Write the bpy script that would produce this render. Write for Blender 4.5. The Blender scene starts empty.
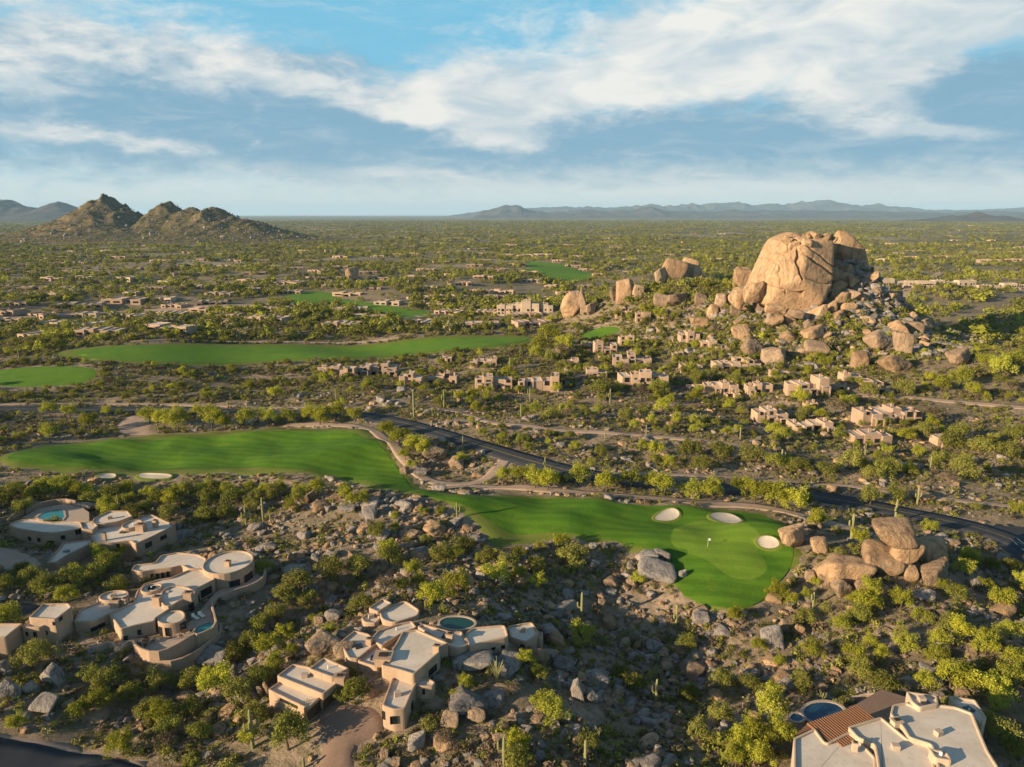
import bpy, bmesh, math, random
import numpy as np
from mathutils import Vector, Matrix
from mathutils.geometry import delaunay_2d_cdt

rng = np.random.default_rng(7)
random.seed(7)
sc = bpy.context.scene
COL = sc.collection
R = math.radians

# ------------------------------------------------------------------ camera
CAMZ, PITCH, FPX, CX, CY = 80.0, R(13.4), 711.0, 512.0, 383.5
cam = bpy.data.cameras.new('camera'); cam.sensor_width = 36; cam.lens = 36*FPX/1024
cam.clip_start = 1; cam.clip_end = 120000
camo = bpy.data.objects.new('camera', cam); COL.objects.link(camo)
camo.location = (0, 0, CAMZ); camo.rotation_euler = (R(90)-PITCH, 0, 0)
sc.camera = camo
CP, SP = math.cos(PITCH), math.sin(PITCH)

def ray(px, py):
    a = (px-CX)/FPX; b = -(py-CY)/FPX
    d = np.array([a, CP+b*SP, -SP+b*CP]); return d
def proj(x, y, z):
    d = y*CP-(z-CAMZ)*SP; u = y*SP+(z-CAMZ)*CP
    return CX+FPX*x/d, CY-FPX*u/d
def depth(x, y, z): return y*CP-(z-CAMZ)*SP
def g0(px, py, z=0.0):
    d = ray(px, py); t = (z-CAMZ)/d[2]; return d[0]*t, d[1]*t

# ------------------------------------------------------------------ terrain height
def waves(seed, n, lam, amp):
    r = np.random.default_rng(seed); th = r.uniform(0, 2*np.pi, n); l = lam*r.uniform(.7, 1.5, n)
    return np.cos(th)*2*np.pi/l, np.sin(th)*2*np.pi/l, r.uniform(0, 6.28, n), amp*math.sqrt(2/n)
WV = [waves(1, 7, 230, 2.0), waves(2, 9, 70, .95), waves(3, 11, 24, .42), waves(4, 11, 9, .13)]
GS = []   # gaussians: x, y, sx, sy, rot, amp
def gz(px, py, sx, sy, amp, rot=0): x, y = g0(px, py); GS.append((x, y, sx, sy, R(rot), amp))
GS += [(190, 452, 66, 66, 0, 38), (207, 449, 13, 13, 0, 9), (220, 447, 21, 20, 0, 13), (120, 495, 46, 40, 0, 22), (78, 520, 40, 34, 0, 14), (45, 600, 40, 30, 0, 3)]
gz(400, 512, 24, 15, 3.6, -12)         # rocky knoll
gz(520, 585, 20, 16, 3)
gz(440, 662, 27, 20, 6.5); gz(610, 625, 32, 24, -3.6); gz(700, 690, 26, 16, -2.5)              # centre house hill
gz(255, 640, 30, 7, -4.5, 50)        # wash
gz(150, 625, 30, 18, 2)
gz(900, 760, 26, 14, 4)
gz(885, 575, 17, 12, 4.5)            # stacked boulders knoll
gz(1010, 385, 70, 40, 11)
gz(990, 640, 24, 20, 3)
gz(430, 462, 9, 7, 1.2); gz(945, 478, 26, 14, 4)
for k, (px, py) in enumerate([(120, 440), (185, 437), (243, 436), (300, 434), (345, 438), (372, 452)]):
    gz(px, py, 12, 6, 2.3)
for (px, py, a) in [(90, 462, .9), (230, 463, -.8), (330, 460, 1.2), (600, 512, .8), (700, 530, -.5), (645, 548, 1.0), (770, 545, 1.3), (740, 600, 1.0), (550, 530, .9), (40, 458, .9), (150, 462, -.9), (280, 452, -.8), (490, 515, 1.1), (660, 525, -.7), (720, 575, .8)]:
    gz(px, py, 12, 6.5, a*1.7)
GS += [(-188, 112, 56, 48, 0, 28), (-75, 10, 42, 26, 0, 17)]   # unseen rise added on the sunward side to shade the left foreground
RDG = np.array([g0(*p) for p in [(0, 409), (140, 410), (250, 413), (350, 413), (400, 422), (440, 434), (480, 446), (530, 461), (575, 473), (640, 484), (700, 489), (760, 490), (800, 494), (850, 502), (900, 512), (950, 522), (985, 530), (1040, 552)]])
PADS = [(*g0(150, 615), 34), (*g0(100, 545), 30), (*g0(400, 655), 28), (*g0(890, 745), 30)]
def h(x, y):
    x = np.asarray(x, float); y = np.asarray(y, float)
    d = np.hypot(x, y)
    z = np.zeros_like(x)
    pf = 1.0; rd = np.full(x.shape, 1e9)
    for a, b in zip(RDG[:-1], RDG[1:]):
        e = b-a; q = np.clip(((x-a[0])*e[0]+(y-a[1])*e[1])/(e @ e), 0, 1); rd = np.minimum(rd, (x-a[0]-q*e[0])**2+(y-a[1]-q*e[1])**2)
    pf = pf*(1-.75*np.exp(-rd/14.**2))
    for (ax, ay, ar) in PADS: pf = pf*(1-.8*np.exp(-(((x-ax)**2+(y-ay)**2)/ar**2)**1.5))
    for i, (kx, ky, p, a) in enumerate(WV):
        s = sum(np.sin(kx[j]*x+ky[j]*y+p[j]) for j in range(len(p)))
        f = np.clip((d-90)/250, .25, 1) if i == 0 else np.clip(1.3-d/(900 if i == 1 else 350), 0, 1)
        z = z+a*s*f*(pf if i else 1.0)
    for (gx, gy, sx, sy, r, A) in GS:
        c, s = math.cos(r), math.sin(r); u = ((x-gx)*c+(y-gy)*s)/sx; v = (-(x-gx)*s+(y-gy)*c)/sy
        z = z+A*np.exp(-np.minimum(u*u+v*v, 60))
    m = np.exp(-((x-177)**2+(y-440)**2)/72.**2)
    z = z+m*1.8*np.sin(x*.21+np.sin(y*.13)*2)*np.cos(y*.19+np.sin(x*.1))
    return z*np.clip((9000-d)/6000, 0, 1)
TT = np.exp(np.linspace(math.log(60), math.log(40000), 1500))
def at(px, py):
    d = ray(px, py); T = TT
    for _ in range(2):
        zz = CAMZ+d[2]*T-h(d[0]*T, d[1]*T); i = np.argmax(zz < 0)
        if not (zz < 0).any(): T = np.array([T[-1]]); break
        T = np.linspace(T[max(i-1, 0)], T[i], 60)
    t = T[i] if len(T) > 1 else T[0]
    x, y = d[0]*t, d[1]*t
    return float(x), float(y), float(h(x, y))

# ------------------------------------------------------------------ helpers: objects
def mesh_np(name, v, faces):
    me = bpy.data.meshes.new(name); v = np.asarray(v, np.float32)
    if isinstance(faces, np.ndarray):
        n, k = faces.shape
        me.vertices.add(len(v)); me.vertices.foreach_set('co', v.ravel())
        me.loops.add(n*k); me.loops.foreach_set('vertex_index', faces.astype(np.int32).ravel())
        me.polygons.add(n); me.polygons.foreach_set('loop_start', np.arange(0, n*k, k, dtype=np.int32))
        me.update(calc_edges=True); me.validate()
    else:
        me.from_pydata([tuple(map(float, p)) for p in v], [], faces); me.update()
    return me
def obj(name, me, mat=None, parent=None, smooth=False, loc=None):
    o = bpy.data.objects.new(name, me); COL.objects.link(o)
    if mat and not me.materials: me.materials.append(mat)
    if smooth: me.shade_smooth()
    if parent: o.parent = parent
    if loc is not None: o.location = loc
    return o
def tag(o, label=None, cat=None, group=None, kind=None):
    if label: o['label'] = label
    if cat: o['category'] = cat
    if group: o['group'] = group
    if kind: o['kind'] = kind
    return o
def empty(name, loc, label=None, cat=None, group=None):
    o = bpy.data.objects.new(name, None); COL.objects.link(o); o.location = loc; o.empty_display_size = .5
    return tag(o, label, cat, group, 'thing')
PLANTS = []   # (object, size word, phrase, height) -> labelled at the end from the things round about
def copy_tree(o, parent=None):
    c = o.copy(); COL.objects.link(c); c.parent = parent
    for k in ('label', 'category', 'group', 'kind'):
        if k in c and parent is not None: pass
    for ch in KIDS.get(o.name, []): copy_tree(ch, c)
    return c
KIDS = {}

class MB:
    def __init__(s): s.v = []; s.f = []
    def add(s, v, f):
        b = len(s.v); s.v += [tuple(map(float, p)) for p in v]; s.f += [tuple(i+b for i in q) for q in f]
    def box(s, c, d, rz=0.0, tilt=None):
        x, y, z = d[0]/2, d[1]/2, d[2]/2; m = Matrix.Rotation(rz, 3, 'Z')
        if tilt is not None: m = m @ tilt
        P = [m @ Vector((a*x, b*y, e*z))+Vector(c) for e in (-1, 1) for a, b in ((-1, -1), (1, -1), (1, 1), (-1, 1))]
        s.add(P, [(3, 2, 1, 0), (4, 5, 6, 7), (0, 1, 5, 4), (1, 2, 6, 5), (2, 3, 7, 6), (3, 0, 4, 7)])
    def tube(s, pts, rad, n=6):
        pts = [Vector(p) for p in pts]; L = []
        for i, p in enumerate(pts):
            t = (pts[min(i+1, len(pts)-1)]-pts[max(i-1, 0)]).normalized()
            a = t.cross(Vector((.31, .87, .2))).normalized(); b = t.cross(a)
            L.append([p+(a*math.cos(2*math.pi*k/n)+b*math.sin(2*math.pi*k/n))*rad[i] for k in range(n)])
        V = [q for r_ in L for q in r_]; F = [(i*n+k, i*n+(k+1) % n, (i+1)*n+(k+1) % n, (i+1)*n+k) for i in range(len(L)-1) for k in range(n)]
        F += [tuple(range(n))[::-1], tuple((len(L)-1)*n+k for k in range(n))]
        s.add(V, F)
    def rings(s, loops, cap=False):
        n = len(loops[0]); V = [p for l in loops for p in l]
        F = [(i*n+k, i*n+(k+1) % n, (i+1)*n+(k+1) % n, (i+1)*n+k) for i in range(len(loops)-1) for k in range(n)]
        if cap: F.append(tuple((len(loops)-1)*n+k for k in range(n)))
        s.add(V, F)
    def build(s, name, mat, parent=None, smooth=False, loc=None):
        o = np.array(loc if loc is not None else (0, 0, 0))
        me = mesh_np(name, np.array(s.v, float)-o, s.f)
        return obj(name, me, mat, parent, smooth)

# ------------------------------------------------------------------ helpers: materials
def nt(mat):
    mat.use_nodes = True; t = mat.node_tree; t.nodes.clear(); return t
def N(t, ty, ins=None, **kw):
    n = t.nodes.new(ty)
    for k, v in kw.items(): setattr(n, k, v)
    for k, v in (ins or {}).items():
        s = n.inputs[k]
        if hasattr(v, 'is_linked') or isinstance(v, bpy.types.NodeSocket): t.links.new(v, s)
        else: s.default_value = v
    return n
def c4(c): return (c[0], c[1], c[2], 1)
def ramp(t, fac, stops):
    n = N(t, 'ShaderNodeValToRGB', {0: fac}); e = n.color_ramp.elements
    while len(e) < len(stops): e.new(.5)
    for i, (p, c) in enumerate(stops): e[i].position = p; e[i].color = c4(c) if not isinstance(c, (int, float)) else (c, c, c, 1)
    return n.outputs[0]
def noise(t, scale, detail=4, rough=.55, vec=None, dist=0.0):
    n = N(t, 'ShaderNodeTexNoise', {'Scale': scale, 'Detail': detail, 'Roughness': rough, 'Distortion': dist})
    if vec is not None: t.links.new(vec, n.inputs['Vector'])
    return n.outputs[0]
def mixc(t, f, a, b, mode='MIX'):
    n = N(t, 'ShaderNodeMix', data_type='RGBA', blend_type=mode)
    for s, v in ((n.inputs[0], f), (n.inputs[6], a), (n.inputs[7], b)):
        if isinstance(v, bpy.types.NodeSocket): t.links.new(v, s)
        else: s.default_value = v if isinstance(v, (int, float)) else c4(v)
    return n.outputs[2]
def math_(t, op, a, b=None, c=None, clamp=False):
    n = N(t, 'ShaderNodeMath', operation=op, use_clamp=clamp)
    for i, v in enumerate((a, b, c)):
        if v is None: continue
        if isinstance(v, bpy.types.NodeSocket): t.links.new(v, n.inputs[i])
        else: n.inputs[i].default_value = v
    return n.outputs[0]
def finish(t, col, rough=.9, bump=None, bstr=.4, bdist=.1, spec=.2, shader=None):
    out = N(t, 'ShaderNodeOutputMaterial')
    p = N(t, 'ShaderNodeBsdfPrincipled', {'Roughness': rough, 'Specular IOR Level': spec})
    if isinstance(col, bpy.types.NodeSocket): t.links.new(col, p.inputs['Base Color'])
    else: p.inputs['Base Color'].default_value = c4(col)
    if bump is not None:
        b = N(t, 'ShaderNodeBump', {'Height': bump, 'Strength': bstr, 'Distance': bdist})
        t.links.new(b.outputs[0], p.inputs['Normal'])
    t.links.new(p.outputs[0], out.inputs[0]); return p
def pos(t): return N(t, 'ShaderNodeNewGeometry').outputs['Position']
def objc(t): return N(t, 'ShaderNodeTexCoord').outputs['Object']
M = {}
def simple(name, c1, c2, scale=2.0, rough=.9, bump=.3, bd=.05, spec=.2, world=True):
    m = bpy.data.materials.new(name); t = nt(m); v = pos(t) if world else objc(t)
    n1 = noise(t, scale, 6, .6, v); f = ramp(t, n1, [(.3, 0.0), (.7, 1.0)])
    finish(t, mixc(t, f, c1, c2), rough, noise(t, scale*5, 4, .6, v), bump, bd, spec); M[name] = m; return m

def leafmat(name, ca, cb, trans=.3, tint=(.35, .3, .05)):
    m = bpy.data.materials.new(name); t = nt(m); g = N(t, 'ShaderNodeNewGeometry'); oi = N(t, 'ShaderNodeObjectInfo')
    c = mixc(t, g.outputs['Random Per Island'], ca, cb)
    c = mixc(t, math_(t, 'MULTIPLY', oi.outputs['Random'], .55), c, tint, 'MIX')
    hs = N(t, 'ShaderNodeHueSaturation', {'Color': c, 'Value': math_(t, 'MULTIPLY_ADD', math_(t, 'FRACT', math_(t, 'MULTIPLY', oi.outputs['Random'], 17.3)), .7, .68)})
    d = N(t, 'ShaderNodeBsdfDiffuse', {'Color': hs.outputs[0]}); tr = N(t, 'ShaderNodeBsdfTranslucent', {'Color': hs.outputs[0]})
    mx = N(t, 'ShaderNodeMixShader', {0: trans, 1: d.outputs[0], 2: tr.outputs[0]}); o = N(t, 'ShaderNodeOutputMaterial')
    t.links.new(mx.outputs[0], o.inputs[0]); M[name] = m
leafmat('palo_leaf', (.44, .40, .04), (.24, .245, .028), .28, (.29, .30, .055))
leafmat('mesquite_leaf', (.25, .245, .042), (.135, .145, .03), .25, (.27, .24, .065))
leafmat('creosote_leaf', (.28, .275, .045), (.16, .17, .03), .22, (.29, .25, .075))
leafmat('bursage_leaf', (.26, .24, .115), (.15, .14, .065), .2, (.28, .23, .12))
leafmat('dry_leaf', (.20, .15, .095), (.12, .085, .055), .2, (.15, .11, .06))
leafmat('far_leaf', (.29, .27, .04), (.14, .145, .026), .25, (.25, .225, .06))
simple('bark', (.12, .085, .055), (.07, .055, .03), 6, world=False)
simple('cactus', (.30, .27, .12), (.2, .2, .08), 4, .8, world=False)
def stuccomat(name, a, b):
    m = bpy.data.materials.new(name); t = nt(m); v = pos(t)
    c = mixc(t, ramp(t, noise(t, .35, 7, .65, v), [(.36, 0.0), (.64, 1.0)]), a, b)
    st = N(t, 'ShaderNodeMapping', {'Vector': v, 'Scale': (1.6, 1.6, .14)}).outputs[0]
    c = mixc(t, ramp(t, noise(t, .8, 6, .65, st), [(.54, 0.0), (.74, .5)]), c, tuple(.55*x for x in b))
    finish(t, c, .95, noise(t, 5, 5, .65, v), .3, .03); M[name] = m
stuccomat('stucco', (.45, .305, .205), (.37, .25, .165)); stuccomat('stucco_light', (.50, .38, .27), (.42, .315, .22)); stuccomat('stucco_rose', (.39, .265, .185), (.32, .215, .145))
def roofmat(name, base, worn):
    m = bpy.data.materials.new(name); t = nt(m); v = pos(t)
    f1 = ramp(t, noise(t, .16, 5, .6, v, .6), [(.38, 0.0), (.62, 1.0)]); f2 = ramp(t, noise(t, 1.3, 5, .65, v), [(.52, 0.0), (.75, 1.0)])
    c = mixc(t, f1, base, worn); c = mixc(t, math_(t, 'MULTIPLY', f2, .35), c, (.24, .2, .17))
    finish(t, c, .85, noise(t, 3, 4, .6, v), .2, .03); M[name] = m
roofmat('roof_cream', (.66, .555, .445), (.56, .46, .36)); roofmat('roof_tan', (.50, .40, .31), (.40, .31, .24))
simple('wood', (.10, .06, .035), (.06, .035, .02), 3)
simple('dark_frame', (.05, .035, .025), (.035, .025, .02), 3)
simple('white_metal', (.75, .74, .7), (.68, .67, .63), 3)
simple('sand', (.55, .46, .36), (.46, .385, .295), .7, .95, .3, .05)
simple('path_dirt', (.40, .285, .205), (.32, .22, .155), .35, .95, .4, .05)
simple('asphalt', (.05, .052, .058), (.036, .038, .043), .5, .85, .3, .02)
simple('paint_yellow', (.42, .30, .05), (.36, .26, .05), 2)
simple('flag_cloth', (.75, .72, .6), (.7, .66, .5), 2)
simple('coping', (.46, .35, .26), (.38, .28, .21), 1.2)
def glass(name, c, rough=.08):
    m = bpy.data.materials.new(name); t = nt(m); finish(t, c, rough, spec=.6); M[name] = m
glass('glass', (.018, .02, .022)); 
def water(name, c):
    m = bpy.data.materials.new(name); t = nt(m); finish(t, c, .06, noise(t, 1.5, 3, .5, pos(t)), .08, .03, .5); M[name] = m
water('pool_teal', (.012, .15, .14)); water('pool_green', (.012, .055, .042)); water('pool_blue', (.012, .05, .09))

def brickmat():
    m = bpy.data.materials.new('brick_paving'); t = nt(m); v = pos(t)
    b = N(t, 'ShaderNodeTexBrick', {'Vector': v, 'Scale': 1.6, 'Color1': c4((.25, .155, .105)), 'Color2': c4((.19, .12, .085)), 'Mortar': c4((.2, .15, .11)), 'Mortar Size': .02})
    c = mixc(t, ramp(t, noise(t, .4, 5, .6, v), [(.4, 0.0), (.7, .6)]), b.outputs[0], (.25, .17, .12)); finish(t, c, .9, b.outputs[1], .3, .02); M['brick_paving'] = m
brickmat()
def tilemat():
    m = bpy.data.materials.new('clay_tile'); t = nt(m); v = pos(t)
    c = mixc(t, noise(t, 5, 3, .7, v), (.11, .05, .025), (.36, .17, .085)); finish(t, c, .85, noise(t, 4, 2, .5, v), .4, .05); M['clay_tile'] = m
tilemat()

def rockmat(name, a, b, dark, sc_=.25, ck=1.0):
    m = bpy.data.materials.new(name); t = nt(m); v = pos(t); oi = N(t, 'ShaderNodeObjectInfo')
    wn = N(t, 'ShaderNodeTexNoise', {'Vector': v, 'Scale': sc_*2, 'Detail': 3.0}); wv = N(t, 'ShaderNodeVectorMath', {0: wn.outputs['Color'], 1: (1.6/sc_*.25,)*3}, operation='MULTIPLY').outputs[0]
    vw = N(t, 'ShaderNodeVectorMath', {0: v, 1: wv}, operation='ADD').outputs[0]
    n1 = ramp(t, noise(t, sc_*.8, 9, .66, v, .5), [(.36, 0.0), (.62, 1.0)]); c = mixc(t, n1, a, b)
    st = N(t, 'ShaderNodeMapping', {'Vector': v, 'Scale': (1, 1, .25)}).outputs[0]
    c = mixc(t, ramp(t, noise(t, sc_*1.8, 8, .66, st, .8), [(.5, 0.0), (.64, .9)]), c, dark)
    c = mixc(t, ramp(t, noise(t, sc_*7, 5, .7, v), [(.55, 0.0), (.72, .6)]), c, tuple(1.25*x for x in a))
    vo = N(t, 'ShaderNodeTexVoronoi', {'Vector': vw, 'Scale': sc_*.7}, feature='DISTANCE_TO_EDGE').outputs['Distance']
    cr = N(t, 'ShaderNodeMapRange', {'Value': vo, 'From Min': .0, 'From Max': .045}).outputs[0]
    c = mixc(t, math_(t, 'MULTIPLY', math_(t, 'SUBTRACT', 1.0, cr), .55*ck), c, tuple(.45*x for x in dark))
    hs = N(t, 'ShaderNodeHueSaturation', {'Color': c, 'Value': math_(t, 'MULTIPLY_ADD', oi.outputs['Random'], .45, .7)})
    bz = math_(t, 'ADD', math_(t, 'ADD', noise(t, sc_*3, 9, .68, v), math_(t, 'MULTIPLY', noise(t, sc_*14, 5, .65, v), .4)), math_(t, 'MULTIPLY', cr, .35*ck))
    finish(t, hs.outputs[0], .92, bz, .9, .3/sc_); M[name] = m
rockmat('granite_warm', (.52, .34, .195), (.41, .25, .135), (.2, .125, .08), .2, 0.0)
rockmat('granite', (.42, .285, .18), (.31, .21, .135), (.16, .115, .075), .45, .5)
rockmat('granite_grey', (.36, .305, .265), (.26, .22, .19), (.12, .1, .085), .6, .3)
rockmat('granite_white', (.37, .31, .26), (.28, .235, .2), (.15, .125, .1), .5, .3)

def grassmat(name, a, b, s=.12, mow=.0):
    m = bpy.data.materials.new(name); t = nt(m); v = pos(t)
    f = ramp(t, noise(t, s, 8, .66, v, .4), [(.34, 0.0), (.66, 1.0)]); c = mixc(t, f, a, b)
    if mow:
        mv = N(t, 'ShaderNodeMapping', {'Vector': v, 'Rotation': (0, 0, .25)}).outputs[0]
        wv = N(t, 'ShaderNodeTexWave', {'Vector': mv, 'Scale': .085, 'Distortion': 1.2, 'Detail': 2.0, 'Detail Scale': .4}, bands_direction='Y').outputs['Fac']
        c = mixc(t, ramp(t, wv, [(.35, 0.0), (.65, mow)]), c, tuple(.6*x for x in a))
    c = mixc(t, ramp(t, noise(t, .35, 8, .72, v), [(.52, 0.0), (.74, .55)]), c, (b[0]*1.7, b[1]*1.12, b[2]*1.8))
    c = mixc(t, math_(t, 'MULTIPLY', noise(t, 2.5, 4, .7, v), .4), c, tuple(.5*x for x in a))
    finish(t, c, .95, noise(t, 1.1, 8, .75, v), .7, .2, .1); M[name] = m
grassmat('fairway_grass', (.062, .155, .012), (.115, .21, .014), .09, .35); grassmat('rough_grass', (.135, .18, .024), (.17, .18, .04), .08)
grassmat('green_grass', (.13, .225, .02), (.15, .24, .024), .2, .3); grassmat('far_grass', (.085, .19, .018), (.14, .24, .02))

def groundmat():
    m = bpy.data.materials.new('desert_ground'); t = nt(m); v = pos(t)
    a = mixc(t, ramp(t, noise(t, .045, 6, .6, v, .5), [(.36, 0.0), (.62, 1.0)]), (.37, .265, .18), (.21, .155, .098))
    a = mixc(t, ramp(t, noise(t, .6, 6, .7, v), [(.44, 0.0), (.64, .8)]), a, (.12, .105, .055))
    a = mixc(t, ramp(t, noise(t, .18, 5, .65, v), [(.53, 0.0), (.7, .75)]), a, (.12, .12, .045))
    vo = N(t, 'ShaderNodeTexVoronoi', {'Vector': v, 'Scale': 1.1, 'Randomness': 1.0})
    a = mixc(t, ramp(t, vo.outputs['Distance'], [(.12, .8), (.3, 0.0)]), a, (.30, .245, .2))
    # the far plain is covered by scrub woodland
    far = N(t, 'ShaderNodeMapRange', {'Value': N(t, 'ShaderNodeSeparateXYZ', {0: v}).outputs[1], 'From Min': 420, 'From Max': 1500}).outputs[0]
    b = mixc(t, ramp(t, noise(t, .011, 8, .72, v), [(.4, 0.0), (.6, 1.0)]), (.10, .10, .036), (.21, .175, .085))
    b = mixc(t, ramp(t, noise(t, .003, 7, .7, v), [(.5, 0.0), (.6, .8)]), b, (.36, .285, .2))
    c = mixc(t, far, a, b)
    finish(t, c, .95, noise(t, .9, 8, .7, v), .9, .5, .1); M['ground'] = m
groundmat()
def hillmat(name, a, b, c_, s):
    m = bpy.data.materials.new(name); t = nt(m); v = pos(t)
    x = mixc(t, ramp(t, noise(t, s, 8, .7, v), [(.42, 0.0), (.6, 1.0)]), a, b); x = mixc(t, ramp(t, noise(t, s*3, 6, .7, v), [(.56, 0.0), (.66, 1.0)]), x, c_)
    finish(t, x, .95, noise(t, s*4, 8, .75, v), 1, 1.2/s*.05, .1); M[name] = m
hillmat('hill_scrub', (.09, .075, .035), (.15, .11, .06), (.27, .185, .115), .022)
hillmat('mountain_rock', (.085, .075, .065), (.13, .105, .09), (.06, .06, .05), .0012)

# ------------------------------------------------------------------ ground sheet
def terrain():
    fine = np.arange(-46, 46.001, .15); rest = np.arange(46.9, 313.5, .9)
    th = np.radians(np.concatenate([fine, rest])); n = len(th)
    rr = np.exp(np.linspace(math.log(12), math.log(45000), 640)); m = len(rr)
    X = np.outer(rr, np.sin(th)); Y = np.outer(rr, np.cos(th)); Z = h(X, Y)
    v = np.stack([X, Y, Z], -1).reshape(-1, 3)
    i = np.arange(m-1)[:, None]; k = np.arange(n)[None, :]; k2 = (k+1) % n
    f = np.stack([i*n+k, i*n+k2+0*i, (i+1)*n+k2, (i+1)*n+k], -1).reshape(-1, 4)
    f = f[:, ::-1]
    c = len(v); v = np.vstack([v, [[0, 0, float(h(0, 0))]]])
    me = mesh_np('ground', v, f); me.materials.append(M['ground'])
    tag(obj('ground', me, smooth=True), kind='structure')
terrain()

ROADFREE = []
EXCL = []   # xy polygons where no plant stands
def pip(poly, X, Y):
    p = np.asarray(poly); inside = np.zeros(len(X), bool); j = len(p)-1
    bb = (X > p[:, 0].min()) & (X < p[:, 0].max()) & (Y > p[:, 1].min()) & (Y < p[:, 1].max())
    idx = np.nonzero(bb)[0]; x = X[idx]; y = Y[idx]; ins = np.zeros(len(idx), bool)
    for i in range(len(p)):
        xi, yi = p[i][:2]; xj, yj = p[j][:2]
        if yi != yj: ins ^= ((yi > y) != (yj > y)) & (x < (xj-xi)*(y-yi)/(yj-yi)+xi)
        j = i
    inside[idx] = ins; return inside
def smooth_closed(P, n=2):
    P = np.asarray(P, float)
    for _ in range(n):
        Q = np.roll(P, -1, 0); P = np.stack([.75*P+.25*Q, .25*P+.75*Q], 1).reshape(-1, 2)
    return P
def smooth_open(P, n=2):
    P = np.asarray(P, float)
    for _ in range(n):
        A = .75*P[:-1]+.25*P[1:]; B = .25*P[:-1]+.75*P[1:]
        P = np.vstack([P[:1], np.stack([A, B], 1).reshape(-1, 2), P[-1:]])
    return P
def area(P): P = np.asarray(P); x, y = P[:, 0], P[:, 1]; return .5*np.sum(x*np.roll(y, -1)-y*np.roll(x, -1))
def ccw(P): P = np.asarray(P, float); return P if area(P) > 0 else P[::-1]
def inset(P, d):
    P = ccw(P); a = np.roll(P, 1, 0); b = np.roll(P, -1, 0)
    e1 = P-a; e2 = b-P; e1 /= np.linalg.norm(e1, axis=1)[:, None]+1e-9; e2 /= np.linalg.norm(e2, axis=1)[:, None]+1e-9
    n1 = np.stack([-e1[:, 1], e1[:, 0]], 1); n2 = np.stack([-e2[:, 1], e2[:, 0]], 1)
    m = n1+n2; l = np.sum(m*n1, 1); l = np.maximum(l, .35)
    return P+m/l[:, None]*d
def wpoly(pp, n=2, z=None):
    P = np.array([(at(*p)[:2] if z is None else g0(p[0], p[1], z)) for p in pp]); return ccw(smooth_closed(P, n) if n else P)
def sheet(name, P, mat, off, step=2.5, kind='structure', dish=0.0, excl=True, edge=.35):
    """a sheet lying on the ground: the outline P filled with a net that follows the terrain"""
    P = ccw(P); L = []
    for a, b in zip(P, np.roll(P, -1, 0)):
        k = max(1, int(np.linalg.norm(b-a)/step)); L += [a+(b-a)*i/k for i in range(k)]
    L = np.array(L); x0, y0 = P.min(0); x1, y1 = P.max(0)
    gx, gy = np.meshgrid(np.arange(x0, x1, step), np.arange(y0, y1, step)); gx = gx.ravel(); gy = gy.ravel()
    ins = pip(P, gx, gy); G = np.stack([gx[ins], gy[ins]], 1)
    if len(G):
        dmin = np.min(np.linalg.norm(G[:, None]-L[None, :], axis=2), 1); G = G[dmin > step*.4]; dm = dmin[dmin > step*.4]
    else: dm = np.zeros(0)
    pts = np.vstack([L, G]); nb = len(L)
    r = delaunay_2d_cdt([Vector(p) for p in pts], [(i, (i+1) % nb) for i in range(nb)], [], 1, 1e-4)
    V = np.array([tuple(p) for p in r[0]]); z = h(V[:, 0], V[:, 1])+off
    o = [list(x) for x in r[3]]
    isb = np.array([any(i < nb for i in x) if x else True for x in o]); z[isb] -= edge
    if dish:
        dd = np.array([0 if isb[i] else dm[o[i][0]-nb] for i in range(len(V))]); z -= dish*np.clip(dd/2, 0, 1)
    me = mesh_np(name, np.column_stack([V, z]), [tuple(f) for f in r[2]]); me.materials.append(mat)
    if me.polygons and me.polygons[0].normal.z < 0: me.flip_normals()
    if excl: EXCL.append(P)
    return tag(obj(name, me, smooth=True), kind=kind)
def strip(name, pp, width, mat, off, excl=True, px=True, step=3.0, n=2):
    P = np.array([at(*p)[:2] for p in pp]) if px else np.array(pp); P = smooth_open(P, n)
    Q = [P[0]]
    for a, b in zip(P[:-1], P[1:]):
        k = max(1, int(np.linalg.norm(b-a)/step)); Q += [a+(b-a)*(i+1)/k for i in range(k)]
    Q = np.array(Q); T = np.gradient(Q, axis=0); T /= np.linalg.norm(T, axis=1)[:, None]+1e-9; Nn = np.stack([-T[:, 1], T[:, 0]], 1)
    w = width/2; cols = [-w-.3, -w, -w/2, 0, w/2, w, w+.3] if width > 1 else [-w, w]
    V = []; 
    for c in cols:
        q = Q+Nn*c; z = h(q[:, 0], q[:, 1])+off-(.5 if abs(c) > w else 0); V.append(np.column_stack([q, z]))
    m = len(Q); F = [(a*m+i, a*m+i+1, (a+1)*m+i+1, (a+1)*m+i) for a in range(len(cols)-1) for i in range(m-1)]
    me = mesh_np(name, np.vstack(V), F); me.materials.append(mat)
    if me.polygons[0].normal.z < 0: me.flip_normals()
    if excl: EXCL.append(np.vstack([Q+Nn*(w+.4), (Q-Nn*(w+.4))[::-1]]))
    return tag(obj(name, me, smooth=True), kind='structure'), Q

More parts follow.
